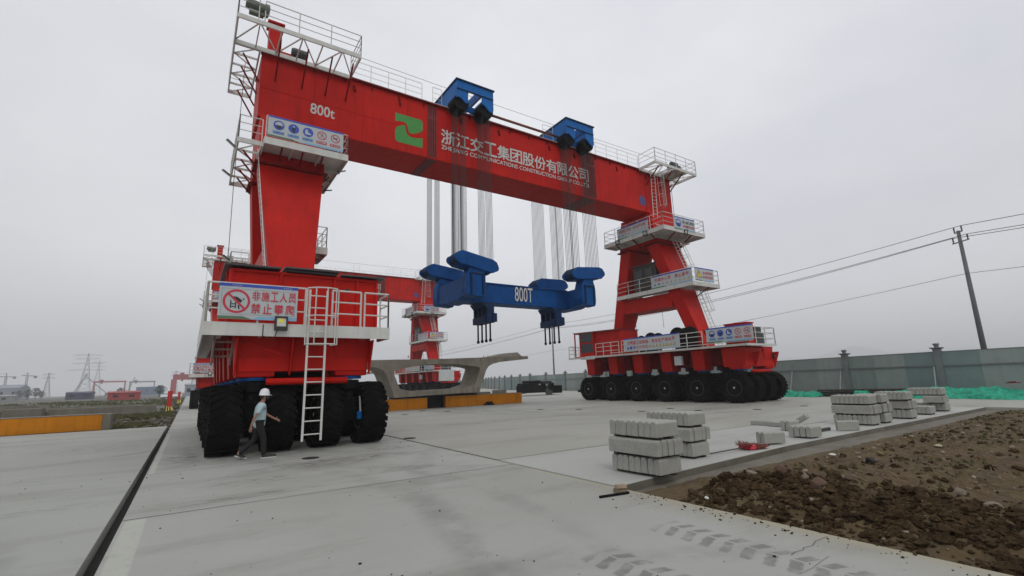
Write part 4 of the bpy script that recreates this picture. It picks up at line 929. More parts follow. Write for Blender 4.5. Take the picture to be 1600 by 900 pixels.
# ================================================================== blue lifting beam
B = thing('lifting_beam', 'dark blue H-shaped lifting beam marked 800T hanging on ropes under the girder', 'lifting beam', (17.6, GY, 6.7))
mb = MB(); mb.box(13.75, 21.5, 25.1, 26.3, 6.66, 7.94); mb.box(13.75, 21.5, 25.02, 25.098, 6.66, 6.74); mb.box(13.75, 21.5, 25.02, 25.098, 7.86, 7.94)
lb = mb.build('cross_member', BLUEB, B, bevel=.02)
letter(lb, '800T', (V3(0, 25.1, 0), V3(1, 0, 0), V3(0, 0, 1), V3(0, -1, 0)), 17.02, 6.88, 1.42, .95, LETTER, d=.09, bold=.004)
for xc, tl, tr in ((13.25, .17, .11), (21.9, -.10, -.03)):
    mb = MB(); mb.prism([V3(xc-.55, 24.0, 6.75), V3(xc-.55, 24.0, 7.85), V3(xc-.55, 27.3, 7.85), V3(xc-.55, 27.3, 6.75), V3(xc-.55, 26.6, 6.6), V3(xc-.55, 24.7, 6.6)], (1.1, 0, 0))
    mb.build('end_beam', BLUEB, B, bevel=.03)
    for y0, tilt, zc in ((23.3, tl, 8.66 if xc < 15 else 8.85), (27.25, tr, 8.8)):
        mb = MB(); y1 = y0+.75
        pts = [(-.58, 6.7), (.5, 6.62), (.6, 7.0), (.6, 7.85), (.36, zc-.2), (-.36, zc-.2), (-.62, 7.85), (-.64, 7.1)]
        mb.prism([V3(xc+a, y0, z) for a, z in pts], (0, y1-y0, 0))
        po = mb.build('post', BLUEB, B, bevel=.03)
        mb = MB()
        for x in (xc-.36, xc+.42): mb.box(x-.05, x+.05, y0-.09, y0-.002, 6.75, 7.95)
        mb.box(xc-.42, xc+.48, y0-.07, y0-.003, 7.95, 8.03)
        mb.build('web_rib', DKBLUE, po)
        c, s = math.cos(tilt), math.sin(tilt)
        oct_ = [(-1.48, -.08), (-1.42, .1), (-1.0, .42), (1.0, .42), (1.3, .32), (1.5, .02), (1.48, -.16), (1.12, -.40), (-1.05, -.40), (-1.4, -.24)]
        ya, yb = y0-.12, y0+1.02
        mb = MB(); mb.prism([V3(xc+a*c+b*s, ya, zc-a*s+b*c) for a, b in oct_], (0, .12, 0)); mb.prism([V3(xc+a*c+b*s, yb-.12, zc-a*s+b*c) for a, b in oct_], (0, .12, 0))
        inn = [(-1.1, -.40), (1.05, -.40), (1.05, -.30), (-1.1, -.30)]
        mb.prism([V3(xc+a*c+b*s, ya+.121, zc-a*s+b*c) for a, b in inn], (0, yb-ya-.242, 0))
        blk = mb.build('sheave_block', BLUEB, B, bevel=.04)
        for dx in (-.95, .95):
            mb = MB(); prof = [(.1, 0), (.40, 0)]
            for i in range(5): prof += [(.40, .04+.17*i), (.34, .08+.17*i), (.40, .13+.17*i)]
            prof += [(.40, .86), (.1, .86)]
            mb.lathe((xc+dx*c, ya+.14, zc-dx*s), (0, 1, 0), prof, 20); mb.build('sheave', DKBLUE, blk)
for xh in (15.1, 20.5):                                                       # hangers with four threaded rods
    mb = MB(); mb.hexa([(xh-.28, 24.9, 6.36), (xh+.28, 24.9, 6.36), (xh+.28, 26.6, 6.36), (xh-.28, 26.6, 6.36)], [(xh-.6, 24.98, 6.655), (xh+.38, 24.98, 6.655), (xh+.38, 26.5, 6.655), (xh-.6, 26.5, 6.655)])
    for y in (24.9, 25.43, 25.96, 26.45): mb.box(xh-.26, xh+.26, y, y+.16, 5.83, 6.359)
    mb.box(xh-.3, xh+.3, 24.86, 26.66, 5.42, 5.83); mb.box(xh-.36, xh-.301, 24.95, 25.4, 5.5, 5.9); mb.box(xh+.1, xh+.42, 24.82, 24.859, 5.45, 6.0)
    hb = mb.build('hanger_bracket', DKBLUE, B, bevel=.015)
    for y in (25.0, 25.5, 26.0, 26.5):
        mb = MB(); mb.tube((xh, y, 4.42), (xh, y, 5.42), .055, 8); mb.lathe((xh, y, 4.32), (0, 0, 1), [(.05, -.08), (.09, -.04), (.09, .08), (.05, .1)], 10); mb.build('hanger_rod', BLACK, hb)
# ================================================================== second crane behind: the same machine further along the runway
C2 = copy_tree(CR, (17.0, GY+46.3, 0), skip=('hoist_rope',))
W0[C2] = Vector((17.0, GY+46.3, 0))
tag(C2, 'second red rubber-tyred gantry crane, farther back, seen behind the precast concrete segment', 'gantry crane', 'red rubber-tyred gantry cranes')
mb = MB(); mb.box(28.65, 30.9, 61.2, 61.5, 2.2, 3.75); mb.build('switch_cabinet', LGREY, C2, bevel=.03)

# ================================================================== precast box segment on its casting supports
def segment(loc, label, xc, y0, dep):
    fall = lambda x: .024*(x-xc)
    o = [(-3.55, 1.0), (3.55, 1.0), (3.72, 1.5), (4.05, 2.35), (4.22, 2.75), (4.45, 3.02), (4.85, 3.2), (5.6, 3.33), (8.46, 3.52), (8.46, 3.76), (5, 3.76), (0, 3.72), (-5, 3.76), (-8.46, 3.76), (-8.46, 3.52), (-5.6, 3.33), (-4.85, 3.2), (-4.45, 3.02), (-4.22, 2.75), (-4.05, 2.35), (-3.72, 1.5)]
    i_ = [(-2.2, 1.36), (2.2, 1.36), (3.15, 1.62), (3.3, 1.9), (3.62, 2.7), (3.66, 2.92), (3.3, 3.03), (1.7, 3.28), (0, 3.36), (-1.7, 3.28), (-3.3, 3.03), (-3.66, 2.92), (-3.62, 2.7), (-3.3, 1.9), (-3.15, 1.62)]
    S = lambda L_: [(xc+x, z+fall(xc+x)) for x, z in L_]
    o, i_ = S(o), S(i_)
    bm = bmesh.new(); rings = []
    for y in (y0, y0+dep):
        vo = [bm.verts.new((x-loc[0], y-loc[1], z-loc[2])) for x, z in o]; vi = [bm.verts.new((x-loc[0], y-loc[1], z-loc[2])) for x, z in i_]
        rings.append((vo, vi))
        eo = [bm.edges.new((vo[k], vo[(k+1) % len(vo)])) for k in range(len(vo))]; ei = [bm.edges.new((vi[k], vi[(k+1) % len(vi)])) for k in range(len(vi))]
        bmesh.ops.triangle_fill(bm, use_beauty=True, edges=eo+ei)
    for q in (0, 1):
        A, B_ = rings[0][q], rings[1][q]; m = len(A)
        for k in range(m): bm.faces.new((A[k], A[(k+1) % m], B_[(k+1) % m], B_[k]))
    bmesh.ops.recalc_face_normals(bm, faces=bm.faces)
    T = thing('bridge_segment', label, 'concrete segment', loc)
    me = bpy.data.meshes.new('box_section'); bm.to_mesh(me); bm.free(); me.materials.append(CONC_SEG)
    ob = bpy.data.objects.new('box_section', me); COL.objects.link(ob); ob.parent = T; W0[ob] = Vector(loc)
    return T
SG = segment((16.05, 35.6, 1.0), 'grey precast concrete box bridge segment with wide flanges, raised behind the left cart', 16.05, 34.3, 2.7)
for x in (20.2, 20.6, 20.9, 13.6): mb = MB(); mb.box(x, x+.06, 34.6, 34.66, 3.8, 4.0); mb.build('lifting_stub', CONC_SEG, SG)
mb = MB()
mb.hexa([(20.9, 34.5, 3.88), (24.0, 34.5, 3.96), (24.0, 36.6, 3.96), (20.9, 36.6, 3.88)], [(22.3, 34.7, 4.22), (23.7, 34.7, 4.32), (23.8, 36.4, 4.32), (22.4, 36.4, 4.22)])
mb.build('deck_upstand', CONC_SEG, SG)
segment((15.5, 72, 1.0), 'farther grey precast concrete segment, mostly hidden behind the near one', 15.5, 72, 3)
def plinth(x0, x1, y0, y1, h, label, end=None):
    T = thing('casting_plinth', label, 'plinth', ((x0+x1)/2, y0, 0), 'yellow painted plinths')
    mb = MB(); mb.box(x0, x1, y0, y1, 0, h); b = mb.build('body', YELLOW, T, bevel=.02)
    mb = MB(); mb.box(x0-.01, x1+.01, y0-.01, y1, h+.002, h+.03); mb.build('top_edge', OLDCONC, T)
    if end: mb = MB(); mb.box(end[0], end[1], y0-.015, y1+.01, 0, h+.01); mb.build('bare_end', OLDCONC, T)
plinth(-30, -3.62, 33.3, 34.5, .78, 'long yellow plinth at the far edge of the left slab', (-3.615, -3.3))
plinth(10.9, 15.15, 34.5, 35.8, .80, 'shorter yellow plinth under the left half of the concrete segment')
plinth(16.75, 24.0, 34.7, 36.0, .84, 'longer yellow plinth under the right half of the concrete segment')
def steel_thing(name, label, cat, loc, build_fn, m, group=None, bevel=.01):
    mb = MB(); build_fn(mb); o = mb.build(name, m, None, origin=loc, bevel=bevel); tag(o, label, cat, group); return o
steel_thing('support_beam', 'black steel bearer under the right half of the concrete segment', 'support beam', (17.5, 35.2, .88), lambda b: (b.box(15.4, 19.6, 34.75, 35.0, .87, 1.0), b.box(15.4, 19.6, 35.4, 35.65, .87, 1.0), b.box(15.5, 19.5, 35.001, 35.399, .9, .95)), BLACK, 'steel bearers under the segment')
steel_thing('support_beam', 'black steel bearer under the left half of the concrete segment', 'support beam', (13.8, 35.2, .83), lambda b: (b.box(12.5, 15.2, 34.6, 34.85, .835, .99), b.box(12.5, 15.2, 35.3, 35.55, .835, .99), b.box(12.6, 15.1, 34.851, 35.299, .88, .93)), BLACK, 'steel bearers under the segment')
steel_thing('support_tower', 'dark steel support standing in the gap between the two yellow plinths', 'support', (15.9, 35.2, 0), lambda b: (b.box(15.3, 15.5, 34.7, 35.6, 0, .86), b.box(16.4, 16.6, 34.7, 35.6, 0, .86), b.box(15.501, 16.399, 34.8, 35.5, .1, .84), b.box(15.5, 16.4, 34.72, 34.78, .0, .1)), BLACK)
steel_thing('steel_bracket', 'small black steel wedge on the ground before the longer yellow plinth', 'wedge', (20.4, 34.3, 0), lambda b: (b.box(20.1, 20.9, 34.15, 34.6, .0, .12), b.hexa([(20.2, 34.2, .121), (20.8, 34.2, .121), (20.8, 34.55, .121), (20.2, 34.55, .121)], [(20.3, 34.25, .28), (20.75, 34.25, .28), (20.75, 34.5, .28), (20.3, 34.5, .28)])), BLACK)
steel_thing('steel_bracket', 'black steel stub by the left end of the shorter yellow plinth', 'bracket', (11.2, 33.3, 0), lambda b: (b.box(10.9, 11.9, 33.7, 33.95, .2, .45), b.box(10.9, 11.0, 33.6, 34.05, 0, .5), b.box(11.7, 11.8, 33.6, 34.05, 0, .5)), BLACK)
for i, (x, y, w_, h, lab) in enumerate(((21.6, 39, 1.0, 1.0, 'pale concrete block behind the right end of the longer plinth'), (23.2, 40, 1.7, .95, 'wide pale concrete block between two others beyond the longer plinth'), (25.6, 40.5, 1.2, 1.05, 'brownish concrete block nearest the black machinery heap'))):
    steel_thing('concrete_block', lab, 'block', (x, y, 0), lambda b: (b.box(x-w_/2, x+w_/2, y, y+.8, 0.06, h), b.box(x-w_/2+.1, x-w_/2+.35, y+.02, y+.78, 0, .06), b.box(x+w_/2-.35, x+w_/2-.1, y+.02, y+.78, 0, .06)), OLDCONC, 'concrete blocks beyond the plinths', .03)
# black machinery heap by the wall
MP = thing('machinery', 'heap of black covered machinery with a small front wheel, standing before the wall', 'machinery', (38.2, 50, 0))
mb = MB(); mb.box(34.9, 39.4, 49.5, 51.5, .35, 1.55); mb.box(35.6, 37.4, 49.6, 51.4, 1.55, 1.85); mb.box(37.6, 39.2, 49.7, 51.2, 1.55, 1.75); mb.box(34.4, 35.0, 49.6, 51, .3, 1.3); mb.build('covered_body', BLACK, MP, bevel=.12)
mb = MB(); mb.box(39.6, 40.8, 49.6, 51.4, .2, 1.2); mb.build('side_box', BLACK, MP, bevel=.08)
mb = MB(); mb.tube((37.9, 49.3, .6), (38.3, 49.3, 1.5), .06); mb.tube((38.3, 49.3, 1.5), (37.5, 49.3, 1.6), .05); mb.lathe((38.1, 49.25, .4), (0, 1, 0), [(.2, -.08), (.38, -.08), (.38, .08), (.2, .08)], 16); mb.lathe((38.6, 49.28, .3), (0, 1, 0), [(.1, -.06), (.28, -.06), (.28, .06), (.1, .06)], 14); mb.build('front_wheel', DGREY, MP)
mb = MB(); mb.box(38.0, 38.35, 49.40, 49.49, 1.2, 1.4); mb.box(36.9, 37.1, 49.4, 49.49, 1.3, 1.42); mb.build('plate', LGREY, MP)
steel_thing('steel_chute', 'dark steel chute leaning down to the left of the right cart', 'chute', (41, 44, 0), lambda b: (b.bar((43.2, 45.5, 1.6), (39.9, 45.3, .4), .5, .25), b.bar((40.5, 45.3, .02), (40.5, 45.3, .6), .12)), BLACK)
def bag(b): b.lathe((40.6, 43.2, .26), (1, .1, 0), [(.05, -.9), (.22, -.8), (.27, -.3), (.26, .4), (.2, .85), (.05, .95)], 12)
steel_thing('white_sack', 'white sack lying on the ground left of the right cart', 'sack', (40.6, 43.2, 0), bag, WHITE)

# ================================================================== boundary wall
PL = [(41.2, -3), (40.8, 4.5), (40.7, 7.4), (41.2, 13.4), (43.6, 22.0), (46.2, 33), (49.0, 43), (52.0, 53), (55, 62.5), (58, 80), (64, 98), (72, 118), (82, 140), (96, 175), (112, 220), (122, 250), (126, 280)]
def along(L_):
    d = 0
    for p, q in zip(PL[:-1], PL[1:]):
        s = math.dist(p, q)
        if L_ <= d+s: t = (L_-d)/s; return Vector((p[0]+(q[0]-p[0])*t, p[1]+(q[1]-p[1])*t, 0))
        d += s
    return Vector((*PL[-1], 0))
tot = sum(math.dist(p, q) for p, q in zip(PL[:-1], PL[1:]))
WL = thing('boundary_wall', 'long grey panelled site wall with capped posts running behind the right yard', 'wall', (45, 30, -.2))
rr = random.Random(2); Lp = 7.85; k = 0; HW = 2.86
posts = []
while Lp < tot-9: posts.append(Lp); Lp += 6.05 if Lp < 18 else 7.4
posts.insert(0, 1.5)
for p_, q_ in zip(posts[:-1], posts[1:]):
    a_, b_ = along(p_), along(q_); nsub = 3 if q_ < 60 else (2 if q_ < 120 else 1)
    dr = (b_-a_).normalized()
    for s in range(nsub):
        mb = MB(); P1 = a_.lerp(b_, s/nsub); P2 = a_.lerp(b_, (s+1)/nsub); up = Vector((0, 0, 1))
        mb.bar(P1+up*1.32+dr*.004, P2+up*1.32-dr*.004, .05, 3.08); mb.build('wall_panel', rr.choice(FENCEP+[FENCEP[0]]), WL)
    mb = MB(); mb.bar(a_+Vector((-.06, -.02, 1.98)), b_+Vector((-.06, -.02, 1.98)), .08, .09); mb.bar(a_+Vector((0, 0, HW+.02)), b_+Vector((0, 0, HW+.02)), .09, .05); mb.build('rail', FPOST, WL)
for L_ in posts:
    a_ = along(L_); mb = MB(); mb.box(a_.x-.19, a_.x+.19, a_.y-.19, a_.y+.19, -.2, HW+.18); mb.box(a_.x-.23, a_.x+.23, a_.y-.23, a_.y+.23, -.2, .25); p = mb.build('wall_post', FPOST, WL)
    mb = MB(); mb.hexa([(a_.x-.19, a_.y-.19, HW+.18), (a_.x+.19, a_.y-.19, HW+.18), (a_.x+.19, a_.y+.19, HW+.18), (a_.x-.19, a_.y+.19, HW+.18)], [(a_.x-.31, a_.y-.31, HW+.26), (a_.x+.31, a_.y-.31, HW+.26), (a_.x+.31, a_.y+.31, HW+.26), (a_.x-.31, a_.y+.31, HW+.26)])
    mb.box(a_.x-.31, a_.x+.31, a_.y-.31, a_.y+.31, HW+.26, HW+.31); mb.lathe((a_.x, a_.y, HW+.312), (0, 0, 1), [(.12, 0), (.13, .12), (.19, .2), (.17, .26), (.05, .28)], 10); mb.build('post_cap', FPOST, p)
for i, L_ in enumerate((20.4, 24.8, 14.2)):
    a_ = along(L_); mb = MB(); mb.tube((a_.x-1.4, a_.y-.2, .0), (a_.x-.12, a_.y, 1.95), .045, 8); mb.build('raking_prop', GREY, WL)

# ================================================================== green debris netting and pipes along the wall
def net(pts, wd, hgt, label, seed):
    rr = random.Random(seed); mb = MB(); n = 70; m = 18
    for i in range(n+1):
        t = i/n*(len(pts)-1); k = min(int(t), len(pts)-2); c = Vector((*pts[k], 0)).lerp(Vector((*pts[k+1], 0)), t-k); e = min(1, 8*min(i/n, 1-i/n)+.15)
        for j in range(m+1):
            v = (j/m-.5)*2; x = c.x+v*wd*(1+.35*noise.noise(Vector((c.y*.6, v, seed)))); y = c.y+.15*noise.noise(Vector((c.y, v*2, seed+3)))
            z = max(.012, e*hgt*(1-abs(v)**2.2)*(.70+.35*noise.noise(Vector((c.y*.8, x*.8, seed))))+.14*noise.noise(Vector((c.y*2.6, x*2.6, seed+1)))*e+.10*noise.noise(Vector((c.y*7, x*7, seed+2))))
            mb.v.append((x, y, z if 0 < j < m else .008))
    for i in range(n):
        for j in range(m): q = i*(m+1)+j; mb.f.append((q, q+1, q+m+2, q+m+1)); mb.mi.append(0)
    c = Vector((*pts[len(pts)//2], 0)); o = mb.build('debris_net', NETG, None, origin=c, smooth=False, recalc=False); tag(o, label, 'netting', 'green nets along the wall')
net([(39.0, 13.0), (39.2, 11), (39.0, 9), (38.8, 7), (38.7, 5), (38.6, 2.2)], 1.35, .78, 'long crumpled green net heap at the right edge, before the wall', 1)
net([(39.6, 20.6), (39.4, 19), (39.2, 17.6)], 1.0, .5, 'green net heap beside the front tyres of the right cart', 5)
net([(39.4, 15.6), (39.3, 15.0), (39.2, 14.5)], .5, .5, 'smallest green net bundle, in front of the dark pipes', 9)
net([(40.0, 14.2), (39.9, 12.8), (39.8, 11.8)], .7, .6, 'green net lying over the right end of the dark pipes', 12)
net([(40.5, 19.0), (40.4, 17), (40.2, 15), (39.9, 13.2), (39.6, 12.0)], .75, .62, 'long low green net behind the dark pipes at the foot of the wall', 31)
rr = random.Random(21)
for i in range(6):
    y = rr.uniform(-.3, .3); z = .14+.16*(i//2); x0 = 39.6+.2*(i % 2)
    steel_thing('steel_pipe', 'dark rusty pipe in the pile lying along the foot of the wall', 'pipe', (x0, 15, z), lambda b: b.lathe((x0+rr.uniform(-.25, .15), 17.9+y, z), (0.02, -1, .01), [(.055, 0), (.075, .0), (.075, 5.6), (.055, 5.6)], 10), PIPE, 'dark pipes in the pile by the wall', 0)
steel_thing('steel_plate', 'red and black scrap plate on top of the long green net', 'plate', (38.6, 6.9, .9), lambda b: (b.bar((38.5, 7.5, .88), (38.6, 6.9, .9), .4, .05), b.bar((38.4, 7.35, .92), (38.5, 7.1, .95), .3, .06)), DKRED)
steel_thing('wooden_crate', 'brown wooden crate piece resting on the green net at the right edge', 'crate', (39.3, 3.6, .7), lambda b: (b.box(39.0, 39.6, 3.2, 3.9, .8, .86), b.box(39.0, 39.06, 3.2, 3.9, .861, 1.1), b.box(39.54, 39.6, 3.2, 3.9, .861, 1.1), b.box(39.061, 39.539, 3.2, 3.26, .861, 1.05)), TIMBER)

# ================================================================== poles and power lines
def pole(loc, h, label, r0=.19, r1=.11):
    T = thing('utility_pole', label, 'utility pole', loc, 'concrete power poles')
    mb = MB(); mb.tube((loc[0], loc[1], -.22), (loc[0], loc[1], h), r0, 14, r1); mb.build('shaft', POLEC, T, smooth=True)
    d = Vector((.55, .83, 0)); tops = []
    for z, offs in ((h-.1, (0,)), (h-.85, (-.62, .55))):
        mb = MB(); a_ = Vector((loc[0], loc[1], z))
        if len(offs) == 2: mb.bar(a_-d*.7, a_+d*.65, .07, .07)
        else: mb.bar(a_-d*.32, a_+d*.32, .07, .07); offs = (-.3, .3)
        mb.build('cross_arm', FPOST, T)
        for o in offs:
            mb = MB(); mb.lathe(a_+d*o, (0, 0, 1), [(.03, 0), (.06, .06), (.03, .12), (.06, .18), (.03, .24), (.06, .30), (.04, .42)], 10); mb.build('insulator', DGREY, T); tops.append(a_+d*o+Vector((0, 0, .42)))
    return tops
P1 = pole((47.2, 9.9, 0), 11.9, 'nearest leaning-looking grey concrete power pole behind the wall at right')
P2 = pole((59.0, 74.0, 0), 12.4, 'thin far concrete power pole beyond the wall, left of the right tower')
P3 = pole((72.5, 200, 0), 12.4, 'farthest thin power pole, small above the far end of the wall')
P0 = [p+Vector((-1.5, -60, .5)) for p in P1]
def wire(pts, sag, label, r):
    mb = MB(); L_ = []
    for p, q in zip(pts[:-1], pts[1:]):
        for i in range(13):
            t = i/12; a_ = Vector(p).lerp(Vector(q), t); a_.z -= 4*sag*t*(1-t); L_.append(a_)
    mb.path(L_, r, 4); o = mb.build('power_line', WIRE, None, origin=pts[1]); tag(o, label, 'power line', 'power lines between the poles')
wire([P0[0], P1[0], P2[0], P3[0]], .9, 'uppermost power line, tied to the top of the poles', .022)
wire([P0[2], P1[2], P2[2], P3[2]], 1.1, 'left one of the two middle power lines on the lower cross-arms', .022)
wire([P0[3], P1[3], P2[3], P3[3]], 1.2, 'right one of the two middle power lines on the lower cross-arms', .022)
wire([(46, -50, 8.8), (47.0, 9.9, 8.6), (59, 74, 7.6), (72.5, 200, 7)], .8, 'lowest thin cable, tied half way up the poles', .016)

# ================================================================== kerb stones
kerb0 = {}
BL, BW, BH = .62, .140, .285
def kerb(x, y, z, along_x, label, group, tilt=0, rz=0, stand=0):
    if 'k' not in kerb0:
        mb = MB(); n = 5; prof = [(-BW/2, 0), (BW/2, 0), (BW/2, BH-.055)]
        prof += [(BW/2-.055+.055*math.cos(t*PI/2/n), BH-.055+.055*math.sin(t*PI/2/n)) for t in range(1, n+1)]
        prof += [(-BW/2+.035, BH), (-BW/2, BH-.035)]
        mb.prism([Vector((-BL/2, a_, b_)) for a_, b_ in prof], (BL, 0, 0)); o = mb.build('kerb_stone', KERB, None, origin=(0, 0, 0), bevel=.012); kerb0['k'] = o; kerb0['used'] = False
    if not kerb0['used']: o = kerb0['k']; kerb0['used'] = True
    else: o = kerb0['k'].copy(); COL.objects.link(o)
    o.location = (x, y, z); o.rotation_euler = (tilt, stand, (0 if along_x else PI/2)+rz); tag(o, label, 'kerb stone', group); return o
kr = random.Random(5)
def stack(x0, y0, layers, who):
    """layers: (orientation, rows along its length, blocks side by side); lower left corner x0,y0"""
    z = .0
    names = ['bottom', 'middle', 'top'] if len(layers) == 3 else (['lower', 'upper'] if len(layers) == 2 else ['only'])
    for li, (o, rows, n, ox, oy) in enumerate(layers):
        z += .045
        lab = 'grey kerb stone in %s layer of %s' % (names[li], who); grp = 'kerb stones, %s layer of %s' % (names[li], who)
        for b in (.12, rows*(BL+.01)-.2):
            tw = MB()
            if o == 'x': tw.box(x0+ox+b, x0+ox+b+.08, y0+oy+.02, y0+oy+n*.152-.03, z-.044, z-.001)
            else: tw.box(x0+ox+.02, x0+ox+n*.152-.03, y0+oy+b, y0+oy+b+.08, z-.044, z-.001)
            w_ = tw.build('timber_bearer', TIMBER, None, origin=(x0, y0, z-.044)); tag(w_, 'dark timber bearer under %s layer of %s' % (names[li], who), 'bearer', 'bearers, %s layer of %s' % (names[li], who))
        for r_ in range(rows):
            for i in range(n):
                j = kr.uniform(-.012, .012); jj = kr.uniform(-.02, .02)
                if o == 'x': kerb(x0+ox+BL/2+r_*(BL+.01)+jj, y0+oy+BW/2+i*.147+kr.uniform(-.003, .003), z, True, lab, grp, rz=kr.uniform(-.012, .012))
                else: kerb(x0+ox+BW/2+i*.147+kr.uniform(-.003, .003), y0+oy+BL/2+r_*(BL+.01)+jj, z, False, lab, grp, rz=kr.uniform(-.012, .012))
        z += BH
stack(7.16, 6.10, [('x', 1, 8, .05, .03), ('y', 2, 5, 0, -.02), ('x', 1, 8, .02, .02)], 'the nearest tall stack')
stack(9.38, 7.0, [('x', 1, 8, .0, .02), ('y', 2, 5, -.04, 0), ('x', 1, 8, -.02, .04)], 'the stack just behind the nearest')
stack(18.95, 7.05, [('x', 1, 8, .03, 0), ('y', 2, 5, 0, -.05), ('x', 1, 8, 0, 0)], 'the first tall far stack')
stack(20.0, 7.05, [('x', 1, 6, .03, 0), ('y', 1, 5, 0, 0), ('x', 1, 6, -.04, 0)], 'the stack behind the first far one')
stack(22.2, 7.0, [('x', 1, 5, .03, 0), ('y', 1, 5, 0, .0), ('x', 1, 7, -.1, 0)], 'the narrow gappy far stack')
stack(24.6, 7.1, [('x', 1, 5, .0, 0)], 'the flat pile before the last stack')
stack(26.5, 7.2, [('x', 1, 8, .3, 0), ('y', 1, 6, 0, 0), ('x', 1, 8, .1, 0)], 'the last stack of the row')
kerb(12.78, 7.05, .03, True, 'grey kerb stone of a loose pair beside the red broom, front one', None, rz=-.4); kerb(12.84, 7.21, .03, True, 'grey kerb stone of a loose pair beside the red broom, back one', None, rz=-.38)
for i in range(4): kerb(14.75, 6.95+.16*i, .035, True, 'grey kerb stone in the loose row of four on the slab edge', 'loose row of four kerb stones')
kerb(17.1, 7.05, .02, True, 'single grey kerb stone standing alone in front of the far row', None, rz=-.75)
for i in range(2): kerb(16.3, 8.3+.16*i, .02, True, 'grey kerb stone of the pair under the leaning one', 'pair under the leaning kerb stone')
kerb(16.9, 8.42, .24, False, 'grey kerb stone leaning up at a slant on a pair', None, tilt=PI/2, stand=.55, rz=.1)
kerb(17.15, 9.9, .075, False, 'grey kerb stone lying flat at the left end of a row', None, tilt=PI/2, rz=.08); kerb(16.98, 9.2, .075, False, 'grey kerb stone lying flat next to the leaning one', None, tilt=PI/2, rz=-.06)
tm = MB(); tm.box(15.4, 16.9, 7.45, 7.53, 0, .09); tag(tm.build('timber', TIMBER, None, origin=(16, 7.5, 0)), 'dark timber lying on the slab behind the row of four kerb stones', 'timber')

# small things on the ground
BR = MB(); BR.hexa([(5.83, 5.86, .005), (6.05, 5.82, .005), (6.07, 5.93, .005), (5.85, 5.97, .005)], [(5.84, 5.87, .062), (6.04, 5.83, .062), (6.06, 5.92, .062), (5.86, 5.96, .062)])
BRK = mat('brown_brick', (.20, .15, .10), .9, var=.3, scale=9, bump=.4)
tag(BR.build('brick', BRK, None, origin=(5.95, 5.9, 0), bevel=.008), 'lower brown brick of two piled at the joint before the nearest kerb stack', 'brick')
BR = MB(); BR.hexa([(5.84, 5.85, .064), (6.02, 5.80, .064), (6.05, 5.90, .064), (5.87, 5.95, .064)], [(5.84, 5.86, .12), (6.01, 5.81, .12), (6.04, 5.90, .12), (5.87, 5.94, .12)])
tag(BR.build('brick', mat('pale_brick', (.33, .26, .18), .9, var=.3, scale=9, bump=.4), None, origin=(5.95, 5.87, .064), bevel=.008), 'upper pale brick of two piled at the joint before the nearest kerb stack', 'brick')
mb = MB(); mb.lathe((5.40, 5.80, .02), (1, -.15, 0), [(.012, 0), (.02, 0), (.02, .56), (.012, .56)], 10); tag(mb.build('steel_tube', BLACK, None, origin=(5.6, 5.8, 0)), 'short dark steel tube lying beside the two piled bricks', 'tube')
BM = thing('broom', 'red bristled broom lying flat on the slab, handle towards the kerb stacks', 'broom', (11.5, 7.0, 0))
mb = MB(); mb.tube((10.15, 7.12, .03), (11.45, 7.02, .06), .014, 8); mb.build('handle', TIMBER, BM)
mb = MB(); mb.hexa([(11.4, 6.85, .01), (11.6, 6.82, .01), (11.62, 7.2, .01), (11.42, 7.22, .01)], [(11.42, 6.87, .10), (11.58, 6.84, .13), (11.6, 7.18, .13), (11.44, 7.2, .10)]); mb.build('broom_head', SIGNR, BM, bevel=.02)
mb = MB(); rr = random.Random(6)
for i in range(170):
    y = rr.uniform(6.82, 7.22); z = rr.uniform(.02, .11); mb.bar((11.58, y, z), (12.0+rr.uniform(-.12, .08), y+rr.uniform(-.12, .06), max(.01, z*.6+rr.uniform(-.03, .05))), .008)
    if i < 60: mb.bar((11.45, y, .1), (11.4+rr.uniform(-.25, .05), y+rr.uniform(-.1, .1), .17+rr.uniform(-.05, .06)), .007)
mb.build('bristles', mat('broom_bristle', (.20, .05, .035), .8, var=.4, scale=9), BM)
def rock(x, y, r, label, m, sq=.8, seed=1):
    rr = random.Random(seed); mb = MB(); ico(mb, (x, y, dh(x, y)+r*.5), r, rr, sq); o = mb.build('rock', m, None, origin=(x, y, dh(x, y)), bevel=r*.12); s = o.modifiers.new('sub', 'SUBSURF'); s.levels = 1; s.render_levels = 1; tag(o, label, 'rock')
YST = mat('yellow_stone', (.20, .14, .055), .9, var=.3, scale=9); RST = mat('red_brown_stone', (.10, .056, .036), .9, var=.3, scale=9)
rock(8.15, 4.95, .13, 'large pale stone among dark clods, nearest the kerb slab corner', STONE, .9, 2)
rock(8.1, 4.42, .12, 'red-brown stone on the clod ridge below the pale stones', RST, .8, 3)
rock(8.24, 4.12, .11, 'upright pale stone on the clod ridge, right of the largest one', STONE, 1.1, 4)
rock(8.0, 3.8, .14, 'reddish round stone beside the upright pale stone', RST, .8, 5)
rock(11.9, 5.3, .09, 'white stone by the mortar strip at the edge of the dirt', mat('white_stone', (.55, .55, .5), .9), .5, 6)
rock(13.0, 4.8, .11, 'yellow stone in the middle of the brown dirt', YST, .6, 7)
rock(11.7, 4.5, .16, 'dark flat stone at the left of the dirt plot', mat('dark_stone', (.03, .028, .026), .9), .5, 8)
rock(9.2, 2.5, .10, 'rounded brown-grey stone half sunk at the near edge of the dirt', STONE, .8, 9)
rock(8.35, 1.98, .13, 'grey-brown stone, lying at the right edge in the foreground dirt', STONE, .8, 10)
rock(14.9, 4.3, .11, 'flat cream stone far out in the brown dirt', mat('cream_stone', (.42, .36, .25), .9), .45, 11)
rock(6.72, 4.85, .045, 'tiny white pebble on the dirt by the runway edge', mat('white_pebble', (.6, .6, .55), .9), .8, 12)
